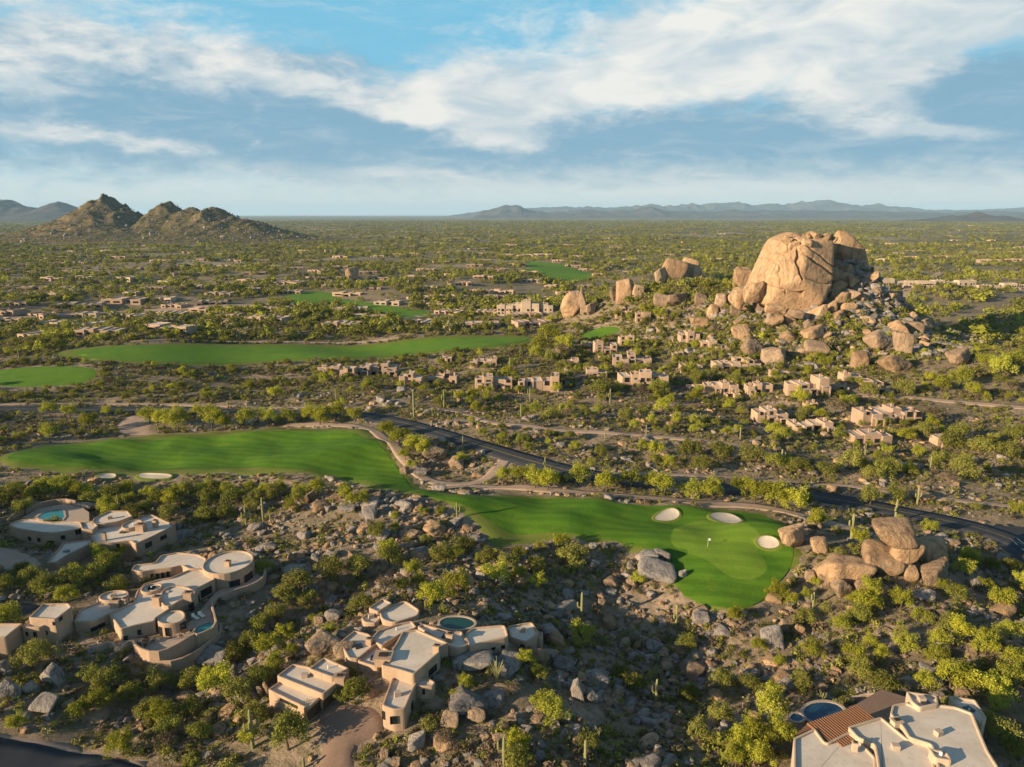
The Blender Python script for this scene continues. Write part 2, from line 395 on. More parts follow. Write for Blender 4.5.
# fairways
F1 = [(-8, 458), (20, 449), (60, 442), (120, 437), (180, 433), (240, 430), (290, 427), (330, 427), (360, 429), (378, 435), (392, 447), (400, 460), (412, 475), (425, 486), (445, 493), (480, 495), (520, 493), (560, 495), (600, 499), (650, 503), (700, 506), (745, 509), (775, 515), (790, 524), (800, 540), (802, 560), (792, 578), (777, 592), (770, 606), (755, 613), (735, 616), (700, 611), (675, 600), (668, 588), (655, 565), (640, 554), (610, 548), (580, 542), (555, 541), (530, 546), (505, 550), (490, 547), (476, 536), (468, 523), (455, 511), (440, 504), (415, 500), (390, 493), (360, 485), (330, 479), (290, 476), (240, 475), (180, 477), (130, 476), (80, 474), (40, 472), (5, 468)]
F1i = [(5, 458), (25, 451), (60, 445), (120, 440.5), (180, 437), (240, 434), (290, 431), (330, 431), (360, 434), (374, 441), (386, 452), (395, 465), (406, 480), (422, 491), (445, 497), (480, 499), (520, 497), (560, 499), (600, 502), (650, 506), (700, 509), (745, 512), (772, 518), (784, 527), (792, 541), (794, 559), (786, 576), (771, 589), (762, 603), (735, 611), (705, 606), (682, 596), (676, 584), (665, 560), (645, 548), (610, 540), (580, 535), (555, 533), (530, 535), (510, 534), (497, 527), (484, 517), (465, 506), (440, 499), (415, 495), (390, 488), (360, 480), (330, 474), (290, 470), (240, 468), (180, 470), (130, 470), (80, 468), (40, 466), (12, 463)]
def ragged(P, amp, step=1.6, seed=1):
    P = ccw(P); L = []
    for a, b in zip(P, np.roll(P, -1, 0)):
        k = max(1, int(np.linalg.norm(b-a)/step)); L += [a+(b-a)*i/k for i in range(k)]
    L = np.array(L); r = np.random.default_rng(seed).normal(size=len(L)); r = r+.7*np.roll(r, 1)+.7*np.roll(r, -1); q = np.roll(L, -1, 0)-np.roll(L, 1, 0); q /= np.linalg.norm(q, axis=1)[:, None]+1e-9
    return L+np.stack([q[:, 1], -q[:, 0]], 1)*(r*amp/1.4)[:, None]
sheet('rough', ragged(wpoly(F1), .7), M['rough_grass'], .14, 2.4)
sheet('fairway', wpoly(F1i), M['fairway_grass'], .26, 2.2, excl=False, edge=.05)
G5 = lambda L: [(520+a/3.413, 460+b/3.413) for a, b in L]
sheet('putting_green', wpoly(G5([(510, 268), (535, 228), (620, 205), (720, 213), (795, 233), (832, 272), (806, 305), (838, 350), (846, 385), (800, 412), (730, 410), (680, 380), (620, 335), (560, 315), (520, 295)])), M['green_grass'], .34, 2.2, excl=False, edge=.06)
def bunker(pp, off, excl=False):
    P = ccw(wpoly(pp)); c = P.mean(0)
    if excl: EXCL.append(inset(P, -1))
    n = len(P); V = []; rings_ = [(1.0, .0, 1), (1.0, .34, 0), (.9, .22, 0), (.76, .07, 0), (.5, .0, 0), (.2, -.02, 0)]
    ln = lambda p, k: k*(.55+.75*np.clip((p[:, 1]-c[1])/(np.ptp(P[:, 1])/2), -.6, 1))
    b = MB(); L = []
    for f, z, o in rings_[1:]:
        q = c+(P-c)*f; zz = h(q[:, 0], q[:, 1])+off+ln(q, z); L.append(np.column_stack([q, zz]))
    b.rings(L, True); ob = b.build('bunker', M['sand'], smooth=True); bm = bmesh.new(); bm.from_mesh(ob.data); bmesh.ops.triangulate(bm, faces=[f for f in bm.faces if len(f.verts) > 4]); bmesh.ops.recalc_face_normals(bm, faces=bm.faces); bm.to_mesh(ob.data); bm.free(); tag(ob, kind='structure')
    b = MB(); L = []
    for d, z in ((-1.3, -.3), (-.8, .08), (-.25, .36), (0.05, .33)):
        q = inset(P, d); zz = h(q[:, 0], q[:, 1])+off+(ln(q, z) if z > 0 else z); L.append(np.column_stack([q, zz]))
    b.rings(L); tag(b.build('bunker_lip', M['rough_grass'], smooth=True), kind='structure')
for L in ([(452, 207), (480, 183), (518, 170), (545, 182), (542, 202), (500, 214)], [(640, 200), (668, 186), (722, 190), (764, 210), (742, 222), (690, 216)], [(805, 282), (828, 266), (872, 272), (890, 295), (862, 308), (822, 303)]): bunker(G5(L), .34)
for L in ([(330, 295), (350, 287), (398, 288), (394, 300), (345, 303)], [(470, 292), (490, 286), (540, 287), (590, 290), (580, 300), (535, 303), (480, 300)]): bunker([(a/3.41, 391+b/3.41) for a, b in L], .3, True)
sheet('fairway', wpoly([(50, 352), (100, 346), (150, 345), (200, 343), (260, 344), (330, 345), (380, 343), (420, 338), (470, 335), (530, 335), (545, 341), (500, 349), (440, 353), (400, 357), (330, 361), (260, 363), (200, 366), (150, 365), (100, 362), (60, 358)]), M['rough_grass'], .35, 5)
sheet('fairway', wpoly([(62, 353), (105, 348), (150, 347), (200, 346), (260, 347), (330, 348), (380, 346), (420, 341), (470, 338), (525, 338), (530, 341), (490, 348), (440, 351), (400, 355), (330, 359), (260, 361), (200, 364), (150, 363), (100, 360)]), M['far_grass'], .6, 5, excl=False, edge=.1)
sheet('fairway', wpoly([(-15, 371), (40, 366), (80, 366), (100, 370), (95, 382), (50, 387), (-15, 387)]), M['far_grass'], .3, 4)
sheet('fairway', wpoly([(200+a/3.2, 210+b/3.2) for a, b in [(250, 287), (290, 270), (350, 257), (420, 264), (440, 284), (520, 293), (600, 306), (660, 317), (740, 322), (765, 335), (720, 350), (650, 350), (560, 337), (490, 318), (380, 301), (280, 302)]]), M['far_grass'], .5, 9)
sheet('fairway', wpoly([(520, 261), (550, 263), (578, 268), (604, 276), (560, 283), (528, 276)]), M['far_grass'], .6, 14)
sheet('fairway', wpoly([(580, 334), (596, 328), (616, 326), (622, 330), (606, 337), (584, 340)]), M['far_grass'], .4, 5)
# roads, paths
ROADP = [(-60, 410), (0, 409), (60, 410), (140, 410), (200, 411), (250, 413), (300, 412), (350, 413), (400, 422), (440, 434), (480, 446), (530, 461), (575, 473), (640, 484), (700, 489), (760, 490), (800, 494), (850, 502), (900, 512), (950, 522), (985, 530), (1024, 545), (1075, 570)]
_, RQ = strip('road', ROADP, 8.4, M['asphalt'], .2)
for k in range(len(RQ)-1):
    px_, py_ = proj(RQ[k][0], RQ[k][1], 0)
    if k % 4 == 0 and (385 < px_ < 590 or 850 < px_ < 1000):
        j = min(k+4, len(RQ)-1); ROADFREE.append(np.array([RQ[k]+(0, 4), RQ[j]+(0, 4), RQ[j]-(0, 13.5), RQ[k]-(0, 13.5)]))
for s in (-.12, .12):
    T = np.gradient(RQ, axis=0); T /= np.linalg.norm(T, axis=1)[:, None]
    strip('road_marking', RQ+np.stack([-T[:, 1], T[:, 0]], 1)*s, .1, M['paint_yellow'], .206, False, False, 3, 0)
sheet('road', wpoly([(965, 521), (1000, 524), (1060, 528), (1075, 560), (1030, 568), (1004, 552), (985, 539)], 1), M['asphalt'], .196, 2.5)
for (a, b) in (((1012, 541), (1030, 556)), ((1017, 539), (1036, 554))):
    strip('road_marking', [a, ((a[0]+b[0])/2, (a[1]+b[1])/2), b], .22, M['white_metal'], .207, False)
strip('path', [(285, 425), (330, 424), (362, 427), (378, 433), (396, 446), (408, 462), (424, 479), (450, 485), (482, 482), (496, 471), (504, 461)], 4.2, M['path_dirt'], .16)
strip('path', [(440, 488), (480, 487), (520, 487), (560, 491), (620, 496), (680, 501), (740, 504), (790, 512), (830, 523), (872, 535)], 4.4, M['path_dirt'], .155)
strip('path', [(430, 408), (455, 411), (472, 416), (492, 425), (540, 428), (600, 432), (660, 437), (720, 442), (780, 455)], 2.6, M['path_dirt'], .15)
strip('path', [(560, 476), (640, 474), (720, 476), (790, 482), (860, 487), (930, 500), (1030, 508)], 2.4, M['path_dirt'], .15)
strip('path', [(860, 395), (920, 398), (980, 404), (1040, 410)], 4.0, M['path_dirt'], .2)
strip('path', [(0, 404), (60, 404), (150, 404), (250, 407), (330, 407)], 2.6, M['path_dirt'], .2)
strip('path', [(130, 342), (220, 341), (320, 343), (400, 338)], 3.5, M['path_dirt'], .4)
for L_ in ([(-20, 322), (90, 312), (200, 306), (300, 304)], [(20, 300), (120, 290), (230, 283), (330, 279)], [(-10, 276), (110, 270), (240, 263), (380, 258)], [(330, 330), (400, 320), (470, 312)], [(380, 282), (460, 274), (540, 268)], [(560, 246), (700, 250)], [(860, 262), (940, 266), (1040, 272)], [(100, 252), (260, 247), (450, 243)]):
    strip('road', L_, 9, M['path_dirt'], .5, step=8)
strip('path', [(480, 250), (520, 256), (580, 264), (640, 272)], 9, M['path_dirt'], .6)
sheet('sand', wpoly([(112, 432), (120, 418), (140, 414), (158, 420), (150, 430), (165, 433), (135, 437)]), M['path_dirt'], .16, 2.5)
sheet('sand', wpoly([(-30, 727), (30, 733), (70, 741), (110, 752), (150, 762), (190, 780), (150, 785), (90, 762), (0, 746), (-30, 744)], 1), M['path_dirt'], .13, 1.5)
strip('road', [(-80, 750), (-20, 757), (40, 765), (95, 778), (150, 796), (200, 815)], 7.5, M['asphalt'], .2, step=1.5)
sheet('driveway', wpoly([(312, 727), (322, 702), (345, 704), (372, 706), (384, 716), (385, 735), (362, 742), (352, 755), (362, 790), (308, 790), (322, 750), (326, 738)], 2), M['brick_paving'], .3, 1.2)
sheet('driveway', wpoly([(-25, 545), (15, 548), (40, 558), (46, 567), (20, 572), (-25, 566)], 1), M['path_dirt'], .2, 2)
sheet('driveway', wpoly([(-10, 606), (25, 600), (52, 606), (34, 616), (-10, 624)], 1), M['asphalt'], .2, 2)

# ------------------------------------------------------------------ houses from their plan
def round_corners(P, r=.5, n=3):
    P = ccw(P); out = []; m = len(P)
    for i in range(m):
        p = P[i]; a = P[i-1]-p; b = P[(i+1) % m]-p; la = np.linalg.norm(a); lb = np.linalg.norm(b)
        d = min(r, la*.35, lb*.35); q0 = p+a/la*d; q1 = p+b/lb*d
        for k in range(n+1):
            t = k/n; out.append((1-t)**2*q0+2*t*(1-t)*p+t*t*q1)
    return np.array(out)
def ztop(ref):
    """height of a wall whose head is seen at ref[1] over its foot at ref[2]"""
    x, y, z = at(ref[0], ref[2]); d = ray(ref[0], ref[1]); t = math.hypot(x, y)/math.hypot(d[0], d[1]); return CAMZ+d[2]*t
class House:
    def __init__(s, name, anchor, label, cat='house'):
        s.o = np.array(at(*anchor)); s.root = empty(name, tuple(s.o), label, cat); s.blocks = []
    def block(s, pp, z, mat='stucco', roof='roof_cream', par=.32, low=5.0, rnd=.45, sm=0):
        P = ccw([g0(p[0], p[1], z) for p in pp])
        if sm: P = ccw(smooth_closed(P, sm))
        return s.block_w(P, z, mat, roof, par, low, rnd, sm)
    def block_w(s, P, z, mat='stucco', roof='roof_cream', par=.32, low=5.0, rnd=.45, sm=0, wall='wall'):
        P = ccw(P); s.blocks.append((P, z)); EXCL.append(inset(P, -.8))
        Q = P if sm else round_corners(P, rnd)
        b = MB(); L = []
        zb = min(float(np.min(h(P[:, 0], P[:, 1]))), z-2.5)-1.2 if low > 2.1 else z-low
        for d, zz in ((0, zb), (0, z-.16), (.03, z-.06), (.1, z), (.28, z), (.36, z-.05), (.38, z-par)):
            q = inset(Q, d); L.append([(a[0], a[1], zz) for a in q])
        b.rings(L); b.build(wall, M[mat], s.root, False, s.o)
        q = inset(Q, .36); r = MB(); r.add([(a[0], a[1], z-par+.02) for a in q], [tuple(range(len(q)))])
        o = r.build('roof', M[roof], s.root, False, s.o)
        bm = bmesh.new(); bm.from_mesh(o.data); bmesh.ops.triangulate(bm, faces=bm.faces); bm.to_mesh(o.data); bm.free()
    def ell(s, c, rx, ry, z, **kw):
        x, y = g0(c[0], c[1], z); x1, _ = g0(c[0]+rx, c[1], z); _, y1 = g0(c[0], c[1]-ry, z)
        a = np.linspace(0, 2*np.pi, 28, endpoint=False)
        s.block_w(np.stack([x+(x1-x)*np.cos(a), y+(y1-y)*np.sin(a)], 1), z, sm=1, **kw)
    def chimney(s, c, w, z, hh=1.2, mat='stucco'):
        x, y = g0(c[0], c[1], z+hh); b = MB(); rz = random.uniform(-.3, .3)
        b.box((x, y, z+hh/2-.3), (w, w*.8, hh+.6), rz); b.box((x, y, z+hh+.06), (w*1.18, w*.98, .13), rz)
        ch = b.build('chimney', M[mat], s.root, False, s.o)
        f = MB(); f.box((x, y, z+hh+.2), (w*.55, w*.4, .2), rz); f.build('flue', M['dark_frame'], ch, False, s.o)
    def window(s, c, wp, hp, name='window', pane='glass', deep=.07):
        d = ray(*c); best = None
        for P, z in s.blocks:
            for a, b in zip(P, np.roll(P, -1, 0)):
                e = b-a; L = np.linalg.norm(e)
                if L < .3: continue
                n = np.array([e[1], -e[0]])/L; dn = d[0]*n[0]+d[1]*n[1]
                if dn >= -1e-3: continue
                t = (a[0]*n[0]+a[1]*n[1])/dn; p = d*t; p[2] += CAMZ; u = np.dot(p[:2]-a, e)/L
                if -.2 < u < L+.2 and p[2] < z-.3 and (best is None or t < best[0]): best = (t, p, n, e/L, u, L, z)
        if best is None: return
        t, p, n, e, u, L, z = best; dp = depth(*p); w = wp*dp/FPX/max(.45, abs(np.dot(e, [1, 0]))); hh = hp*dp/FPX/.86
        rz = math.atan2(e[1], e[0]); q = p[:2]+n*deep/2; f = MB()
        e3 = np.array([e[0], e[1], 0]); base = np.array([q[0], q[1], p[2]]); fr = .09
        for sg in (-1, 1):
            f.box(base+e3*sg*(w/2+fr/2), (fr, deep+.08, hh+2*fr), rz); f.box(base+np.array([0, 0, sg*(hh/2+fr/2)]), (w, deep+.08, fr), rz)
        if w > 1.1: f.box(base, (.07, deep+.05, hh), rz)
        wo = f.build(name, M['wood' if name != 'window' else 'dark_frame'], s.root, False, s.o)
        g = MB(); g.box(base-np.array([n[0], n[1], 0])*.03, (w, deep, hh), rz); g.build('pane' if pane == 'glass' else 'panel', M[pane], wo, False, s.o)
    def vents(s, n):
        r = random.Random(n)
        for i in range(n):
            P, z = s.blocks[r.randrange(len(s.blocks))]; w = np.array([r.random() for _ in P]); p = (P*(w/w.sum())[:, None]).sum(0)*.6+P.mean(0)*.4; b = MB()
            if i % 3 == 0: b.box((p[0], p[1], z+.05), (1.0, .8, .75), r.uniform(-.5, .5)); b.build('air_unit', M['coping'], s.root, False, s.o)
            elif i % 3 == 1: b.tube([(p[0], p[1], z-.5), (p[0], p[1], z+.3)], [.1, .1], 8); b.build('vent_pipe', M['white_metal'], s.root, False, s.o)
            else: b.box((p[0], p[1], z-.2), (1.2, 1.2, .35), r.uniform(-.5, .5)); b.build('skylight', M['glass'], s.root, False, s.o)
    def vigas(s, a, b, z, n=6, L=.7):
        A = np.array(g0(a[0], a[1], z)); B = np.array(g0(b[0], b[1], z)); e = (B-A)/np.linalg.norm(B-A); nn = np.array([e[1], -e[0]])
        if np.dot(nn, A) > 0: nn = -nn
        for i in range(n):
            p = A+(B-A)*(i+.5)/n; m = MB(); m.tube([(p[0]-nn[0]*.2, p[1]-nn[1]*.2, z-.7), (p[0]+nn[0]*L, p[1]+nn[1]*L, z-.7)], [.11, .11], 7); m.build('roof_beam', M['wood'], s.root, False, s.o)

def wallstrip(name, Pw, th, z0, z1, mat, label, cat='wall'):
    """a free-standing wall along world points, from z0 to z1"""
    P = smooth_open(np.array(Pw), 1); T = np.gradient(P, axis=0); T /= np.linalg.norm(T, axis=1)[:, None]; Nn = np.stack([-T[:, 1], T[:, 0]], 1)
    prof = [(-th/2, 0), (-th/2, .9), (-th*.3, 1), (th*.3, 1), (th/2, .9), (th/2, 0)]; m = len(P)
    z0 = z0(P) if callable(z0) else z0; z1 = z1(P) if callable(z1) else z1; z0 = np.broadcast_to(z0, (m,)); z1 = np.broadcast_to(z1, (m,)); V = []
    for (c, f) in prof:
        q = P+Nn*c; zz = z1-(1-f)*(1.2 if f > 0 else 0)*.6 if f > 0 else z0; V.append(np.column_stack([q, zz]))
    V = np.vstack(V); k = len(prof); F = [(a*m+i, a*m+i+1, (a+1)*m+i+1, (a+1)*m+i) for a in range(k-1) for i in range(m-1)]
    F += [tuple(a*m for a in range(k)), tuple(a*m+m-1 for a in range(k))[::-1]]
    o = np.array([*P[len(P)//2], float(np.mean(z0))]); me = mesh_np(name, V-o, F); bm = bmesh.new(); bm.from_mesh(me); bmesh.ops.recalc_face_normals(bm, faces=bm.faces); bm.to_mesh(me); bm.free()
    ob = obj(name, me, mat, loc=o); tag(ob, label, cat, None, 'thing'); return ob
def pool(pp, z, label, mat, n=2, cop=.6):
    P = ccw(smooth_closed([g0(p[0], p[1], z) for p in pp], n)); EXCL.append(inset(P, -1.2)); c = P.mean(0); o = np.array([c[0], c[1], z])
    r = empty('swimming_pool', tuple(o), label, 'swimming pool')
    b = MB(); b.rings([[(a[0], a[1], zz) for a in inset(P, d)] for d, zz in ((-cop, z-1.5), (-cop, z+.1), (0, z+.1), (0, z-.2))]); b.build('coping', M['coping'], r, False, o)
    w = MB(); q = inset(P, -.02); w.add([(a[0], a[1], z-.03) for a in q], [tuple(range(len(q)))]); ob = w.build('water', M[mat], r, False, o)
    bm = bmesh.new(); bm.from_mesh(ob.data); bmesh.ops.triangulate(bm, faces=bm.faces); bm.to_mesh(ob.data); bm.free()
def deck(name, pp, z, mat, low=5):
    P = ccw([g0(p[0], p[1], z) for p in pp]); EXCL.append(inset(P, -.8)); b = MB()
    b.rings([[(a[0], a[1], zz) for a in P] for zz in (z-low, z)], True); o = b.build(name, mat)
    bm = bmesh.new(); bm.from_mesh(o.data); bmesh.ops.triangulate(bm, faces=[f for f in bm.faces if len(f.verts) > 4]); bm.to_mesh(o.data); bm.free()
    return tag(o, kind='structure')
def hmax(pp, n=12):
    P = np.array([at(*p)[:2] for p in pp]); w = rng.dirichlet(np.ones(len(P)), 300); q = np.vstack([P, w @ P]); return float(np.max(h(q[:, 0], q[:, 1])))

S = lambda a, b: (90+a/4.795, 530+b/4.795)
Lz = lambda a, b: (a/4.79, 530+b/4.79)
T_ = lambda a, b: (a/5.389, 490+b/5.389)
Ca = lambda a, b: (240+a/5.1125, 590+b/5.1125)
Cb = lambda a, b: (370+a/5.115, 590+b/5.115)
Dz = lambda a, b: (780+a/4.452, 670+b/4.452)
mp = lambda f, L: [f(*p) for p in L]
rf = lambda f, x, y1, x2, y2: (f(x, y1)[0], f(x, y1)[1], f(x2, y2)[1])

# house B: round tower over the terrace
hb = House('adobe_house', S(300, 520), 'tan adobe house with a round tower and curved pool terrace')
zB = ztop(rf(S, 145, 475, 145, 540)); zbay = ztop(rf(S, 390, 455, 390, 525)); ztw = ztop(rf(S, 690, 208, 690, 300)); zbk = ztop(rf(S, 215, 200, 215, 262))
hb.block(mp(S, [(90, 400), (205, 345), (225, 290), (260, 255), (330, 235), (390, 225), (470, 190), (530, 185), (590, 215), (600, 235), (520, 275), (510, 300), (450, 330), (370, 385), (315, 420), (310, 435), (220, 455), (145, 475)]), zB)
hb.ell(S(295, 275), 10, 5, zB+.35, low=1.5)
hb.block(mp(S, [(335, 320), (345, 285), (400, 262), (460, 268), (508, 290), (500, 312), (440, 332), (385, 368), (345, 362)]), zB+.55, low=1.5, sm=1)
hb.block(mp(S, [(312, 428), (340, 402), (400, 382), (448, 384), (462, 410), (440, 438), (390, 450), (340, 450)]), zbay, sm=2)
hb.ell(S(663, 152), 24, 11.5, ztw)
hb.block(mp(S, [(195, 190), (215, 165), (310, 155), (340, 120), (420, 105), (520, 115), (560, 135), (550, 190), (470, 185), (440, 168), (390, 180), (310, 188), (240, 200)]), zbk)
zL2 = ztop(rf(Lz, 190, 468, 200, 560))
hb.block(mp(Lz, [(350, 440), (380, 380), (480, 340), (560, 335), (610, 335), (600, 370), (520, 402), (440, 440)]), zB-.3, roof='roof_cream')
hb.ell(Lz(545, 312), 14, 5.5, zB+.3, low=1.5)
hb.block(mp(Lz, [(135, 420), (205, 350), (330, 348), (345, 368), (265, 428)]), zL2+1.3)
hb.block(mp(Lz, [(100, 465), (138, 424), (268, 430), (190, 467)]), zL2)
hb.block(mp(Lz, [(-80, 520), (-50, 445), (112, 445), (50, 492), (30, 512)]), zL2+.3)
for c, w, z in ((S(320, 320), 1.5, zB+.3), (S(660, 150), 1.1, ztw-.4), (S(120, 335), 1.6, zB-.3), (S(165, 330), 1.0, zB-.3), (S(470, 300), 1.6, zB+.4)): hb.chimney(c, w, z)
hb.vents(9)
for c, w, hh, nm in ((S(695, 268), 8, 10, 'door'), (S(762, 240), 5, 12, 'door'), (S(572, 288), 2.4, 6, 'window'), (S(556, 296), 2.4, 6, 'window'), (S(541, 304), 2, 6, 'window'), (S(524, 330), 3, 9, 'door'), (S(487, 372), 3.2, 8, 'door'), (S(487, 402), 3.5, 5, 'window'), (S(447, 462), 2.6, 7, 'window'), (S(372, 488), 3.6, 7, 'window'), (S(340, 484), 2.6, 7, 'window'), (S(237, 490), 2.2, 4, 'window'), (S(172, 520), 2.4, 4, 'window'), (S(300, 225), 2.4, 5, 'window'), (S(325, 222), 2.4, 5, 'window'), (S(350, 218), 2.4, 5, 'window'), (S(375, 213), 2.4, 5, 'window'), (Lz(170, 505), 2.4, 6, 'window'), (Lz(130, 497), 1.6, 3, 'window'), (Lz(223, 492), 1.6, 3, 'window'), (Lz(290, 425), 1.6, 2.6, 'window'), (Lz(258, 448), 1.4, 2.4, 'window'), (Lz(470, 470), 7, 5, 'window')): hb.window(c, w, hh, nm)
tp = [(115, 560), (205, 537), (225, 578), (310, 606), (400, 578), (500, 520), (520, 520), (612, 478), (592, 400), (580, 352), (685, 308), (790, 275), (835, 240), (800, 190), (600, 300), (500, 420), (390, 520), (220, 520), (140, 535)]
zter = hmax(mp(S, tp))+.05
deck('terrace', mp(S, tp), zter, M['coping'])
Wt = np.array([g0(*p, zter) for p in mp(S, [(30, 580), (105, 548), (135, 592), (205, 540), (225, 582), (310, 610), (400, 582), (500, 516), (520, 522), (612, 478), (592, 402), (580, 352), (685, 308), (790, 275), (836, 240), (842, 195)])])
wallstrip('retaining_wall', Wt, .45, zter-5, zter+1.0, M['stucco'], 'curved tan terrace wall wrapping the pool below the round tower')
Wl = np.array([g0(*p, zter-1.6) for p in mp(S, [(215, 615), (300, 645), (420, 640), (520, 590), (590, 530), (632, 495), (618, 430)])])
wallstrip('retaining_wall', Wl, .45, zter-7, zter-.9, M['stucco'], 'lower outer garden wall below the tower house terrace')
pool(mp(S, [(508, 468), (550, 447), (588, 440), (600, 472), (525, 508), (503, 492)]), zter+.06, 'small teal pool on the terrace under the round tower', 'pool_teal', 2, .35)
def lounger(c, z, rz, label):
    x, y = g0(c[0], c[1], z); r = empty('sun_lounger', (x, y, z), label, 'sun lounger', 'white loungers beside the terrace pool'); r.rotation_euler = (0, 0, rz)
    f = MB(); f.box((0, 0, .28), (.7, 1.9, .06))
    f.build('frame', M['white_metal'], r)
    for sx in (-.3, .3):
        for sy in (-.8, .8): g = MB(); g.box((sx, sy, .125), (.06, .06, .25)); g.build('leg', M['white_metal'], r)
    m = MB(); m.box((0, -.3, .37), (.64, 1.3, .1)); m.box((0, .62, .56), (.64, .75, .1), 0, Matrix.Rotation(.7, 3, 'X')); m.build('cushion', M['flag_cloth'], r)
lounger(S(535, 415), zter, .9, 'white sun lounger nearest the teal terrace pool'); lounger(S(505, 425), zter, 1.0, 'white sun lounger against the house doors by the terrace pool')

def table_set(c, z, label, n=4):
    x, y = g0(c[0], c[1], z); r = empty('patio_table', (x, y, z), label, 'table'); b = MB(); a = np.linspace(0, 2*np.pi, 16, endpoint=False)
    b.rings([[(.7*math.cos(q), .7*math.sin(q), zz) for q in a] for zz in (.7, .75)], True); b.build('tabletop', M['wood'], r); b = MB(); b.tube([(0, 0, 0), (0, 0, .7)], [.07, .07], 8); b.build('leg', M['dark_frame'], r)
    for k in range(n):
        q = 6.28*k/n+.4; ch = empty('patio_chair', (x+1.15*math.cos(q), y+1.15*math.sin(q), z), label.replace('table', 'chair').replace('round ', ''), 'chair', 'chairs round the patio tables'); ch.rotation_euler = (0, 0, q+math.pi/2)
        m = MB(); m.box((0, 0, .43), (.5, .5, .07)); m.build('seat', M['wood'], ch); m = MB(); m.box((0, -.24, .72), (.5, .06, .5)); m.build('backrest', M['wood'], ch)
        for sx in (-.2, .2):
            for sy in (-.2, .2): m = MB(); m.box((sx, sy, .2), (.05, .05, .4)); m.build('leg', M['dark_frame'], ch)
table_set(S(270, 545), zter, 'round wooden patio table on the tower house terrace')
table_set(S(455, 500), zter, 'round wooden patio table near the terrace pool', 3)

# house A: crescent house with the turquoise pool
ha = House('adobe_house', T_(450, 280), 'crescent shaped tan house around a turquoise pool')
zA = ztop(rf(T_, 730, 292, 768, 372)); zAl = ztop(rf(T_, 140, 222, 140, 288))
ha.block(mp(T_, [(40, 182), (100, 160), (180, 152), (260, 172), (350, 165), (430, 165), (475, 195), (360, 222), (260, 232), (140, 215), (70, 202)]), zAl, 'stucco_rose', sm=1)
ha.block(mp(T_, [(500, 262), (470, 225), (500, 205), (560, 190), (700, 165), (770, 140), (820, 130), (900, 168), (948, 185), (830, 245), (730, 290), (700, 272), (600, 285), (500, 285)]), zA, 'stucco_rose', 'roof_cream')
ha.block(mp(T_, [(488, 182), (505, 150), (590, 110), (690, 110), (715, 140), (640, 168), (560, 180)]), zA+1.0, 'stucco_rose')
ha.block(mp(T_, [(428, 172), (500, 165), (530, 190), (500, 215), (440, 210)]), zAl+.2, 'stucco_rose')
ha.block(mp(T_, [(250, 392), (340, 280), (510, 262), (480, 292), (370, 345), (300, 390)]), (zA+zAl)/2-.8, 'stucco_rose')
ha.ell(T_(712, 182), 9, 4.5, zA+.7, low=1.5, mat='stucco_rose')
for c, w in ((T_(757, 185), 2.0), (T_(835, 165), 1.1), (T_(560, 235), .8)): ha.chimney(c, w, zA, 1.5, 'stucco_rose')
for c, w, hh, nm in ((T_(275, 290), 5, 5, 'door'), (T_(160, 262), 3, 3, 'window'), (T_(210, 268), 3, 3, 'window'), (T_(340, 255), 3, 3, 'window'), (T_(420, 225), 3, 4, 'window'), (T_(640, 300), 3, 3, 'window'), (T_(800, 295), 3, 4, 'window'), (T_(880, 255), 3, 3, 'window'), (T_(620, 150), 3, 3, 'window')): ha.window(c, w, hh, nm)
ha.vents(8)
zpa = hmax(mp(T_, [(160, 150), (240, 110), (350, 95), (420, 110), (400, 165), (240, 165)]))+.3
deck('terrace', mp(T_, [(120, 150), (200, 100), (340, 75), (430, 85), (480, 120), (480, 165), (250, 170)]), zpa, M['coping'])
pool(mp(T_, [(195, 148), (240, 120), (300, 106), (340, 104), (348, 160), (290, 164), (235, 162)]), zpa+.06, 'turquoise pool behind the crescent house', 'pool_teal', 1, .5)
wallstrip('garden_wall', [g0(*p, zpa) for p in mp(T_, [(42, 182), (90, 140), (200, 92), (340, 66), (412, 80)])], .5, zpa-4, zpa+1.3, M['stucco_rose'], 'curved tan garden wall behind the turquoise pool')

# house C: brick driveway
hc = House('adobe_house', Ca(560, 560), 'sprawling tan adobe house beside the brick driveway in the centre')
z1 = ztop(rf(Ca, 345, 607, 352, 688)); z2 = z1+.9; z10 = ztop(rf(Cb, 180, 605, 183, 714)); z5 = ztop(rf(Cb, 345, 312, 350, 392)); z7 = ztop(rf(Cb, 600, 268, 602, 338)); z8 = ztop(rf(Cb, 800, 268, 800, 312))
z4 = ztop(rf(Ca, 555, 345, 555, 395))
hc.block(mp(Ca, [(140, 508), (215, 455), (418, 542), (345, 607)]), z1)
hc.block(mp(Ca, [(185, 438), (270, 374), (352, 388), (502, 472), (425, 533)]), z2)
hc.block(mp(Ca, [(350, 402), (430, 340), (560, 398), (472, 446)]), z2+.9)
hc.block(mp(Ca, [(508, 265), (585, 203), (660, 222), (705, 270), (600, 352), (555, 348)]), z4)
hc.block(mp(Ca, [(598, 362), (705, 272), (770, 310), (705, 395)]), z4-.3)
hc.block(mp(Cb, [(0, 250), (40, 205), (150, 168), (215, 155), (242, 190), (160, 222), (60, 285)]), z4+.3)
hc.block(mp(Cb, [(55, 385), (130, 275), (165, 210), (240, 198), (405, 270), (340, 295), (362, 312), (225, 432), (150, 408)]), z5)
hc.block(mp(Cb, [(240, 185), (270, 170), (420, 212), (470, 208), (508, 275), (455, 300), (400, 287)]), z5-1.0, roof='roof_cream')
hc.block(mp(Cb, [(480, 228), (520, 190), (692, 175), (712, 240), (560, 272), (510, 292)]), z7, roof='roof_cream', sm=0, rnd=.9)
hc.block(mp(Cb, [(700, 182), (830, 160), (868, 220), (800, 268), (716, 242)]), z8, roof='roof_cream', rnd=.9)
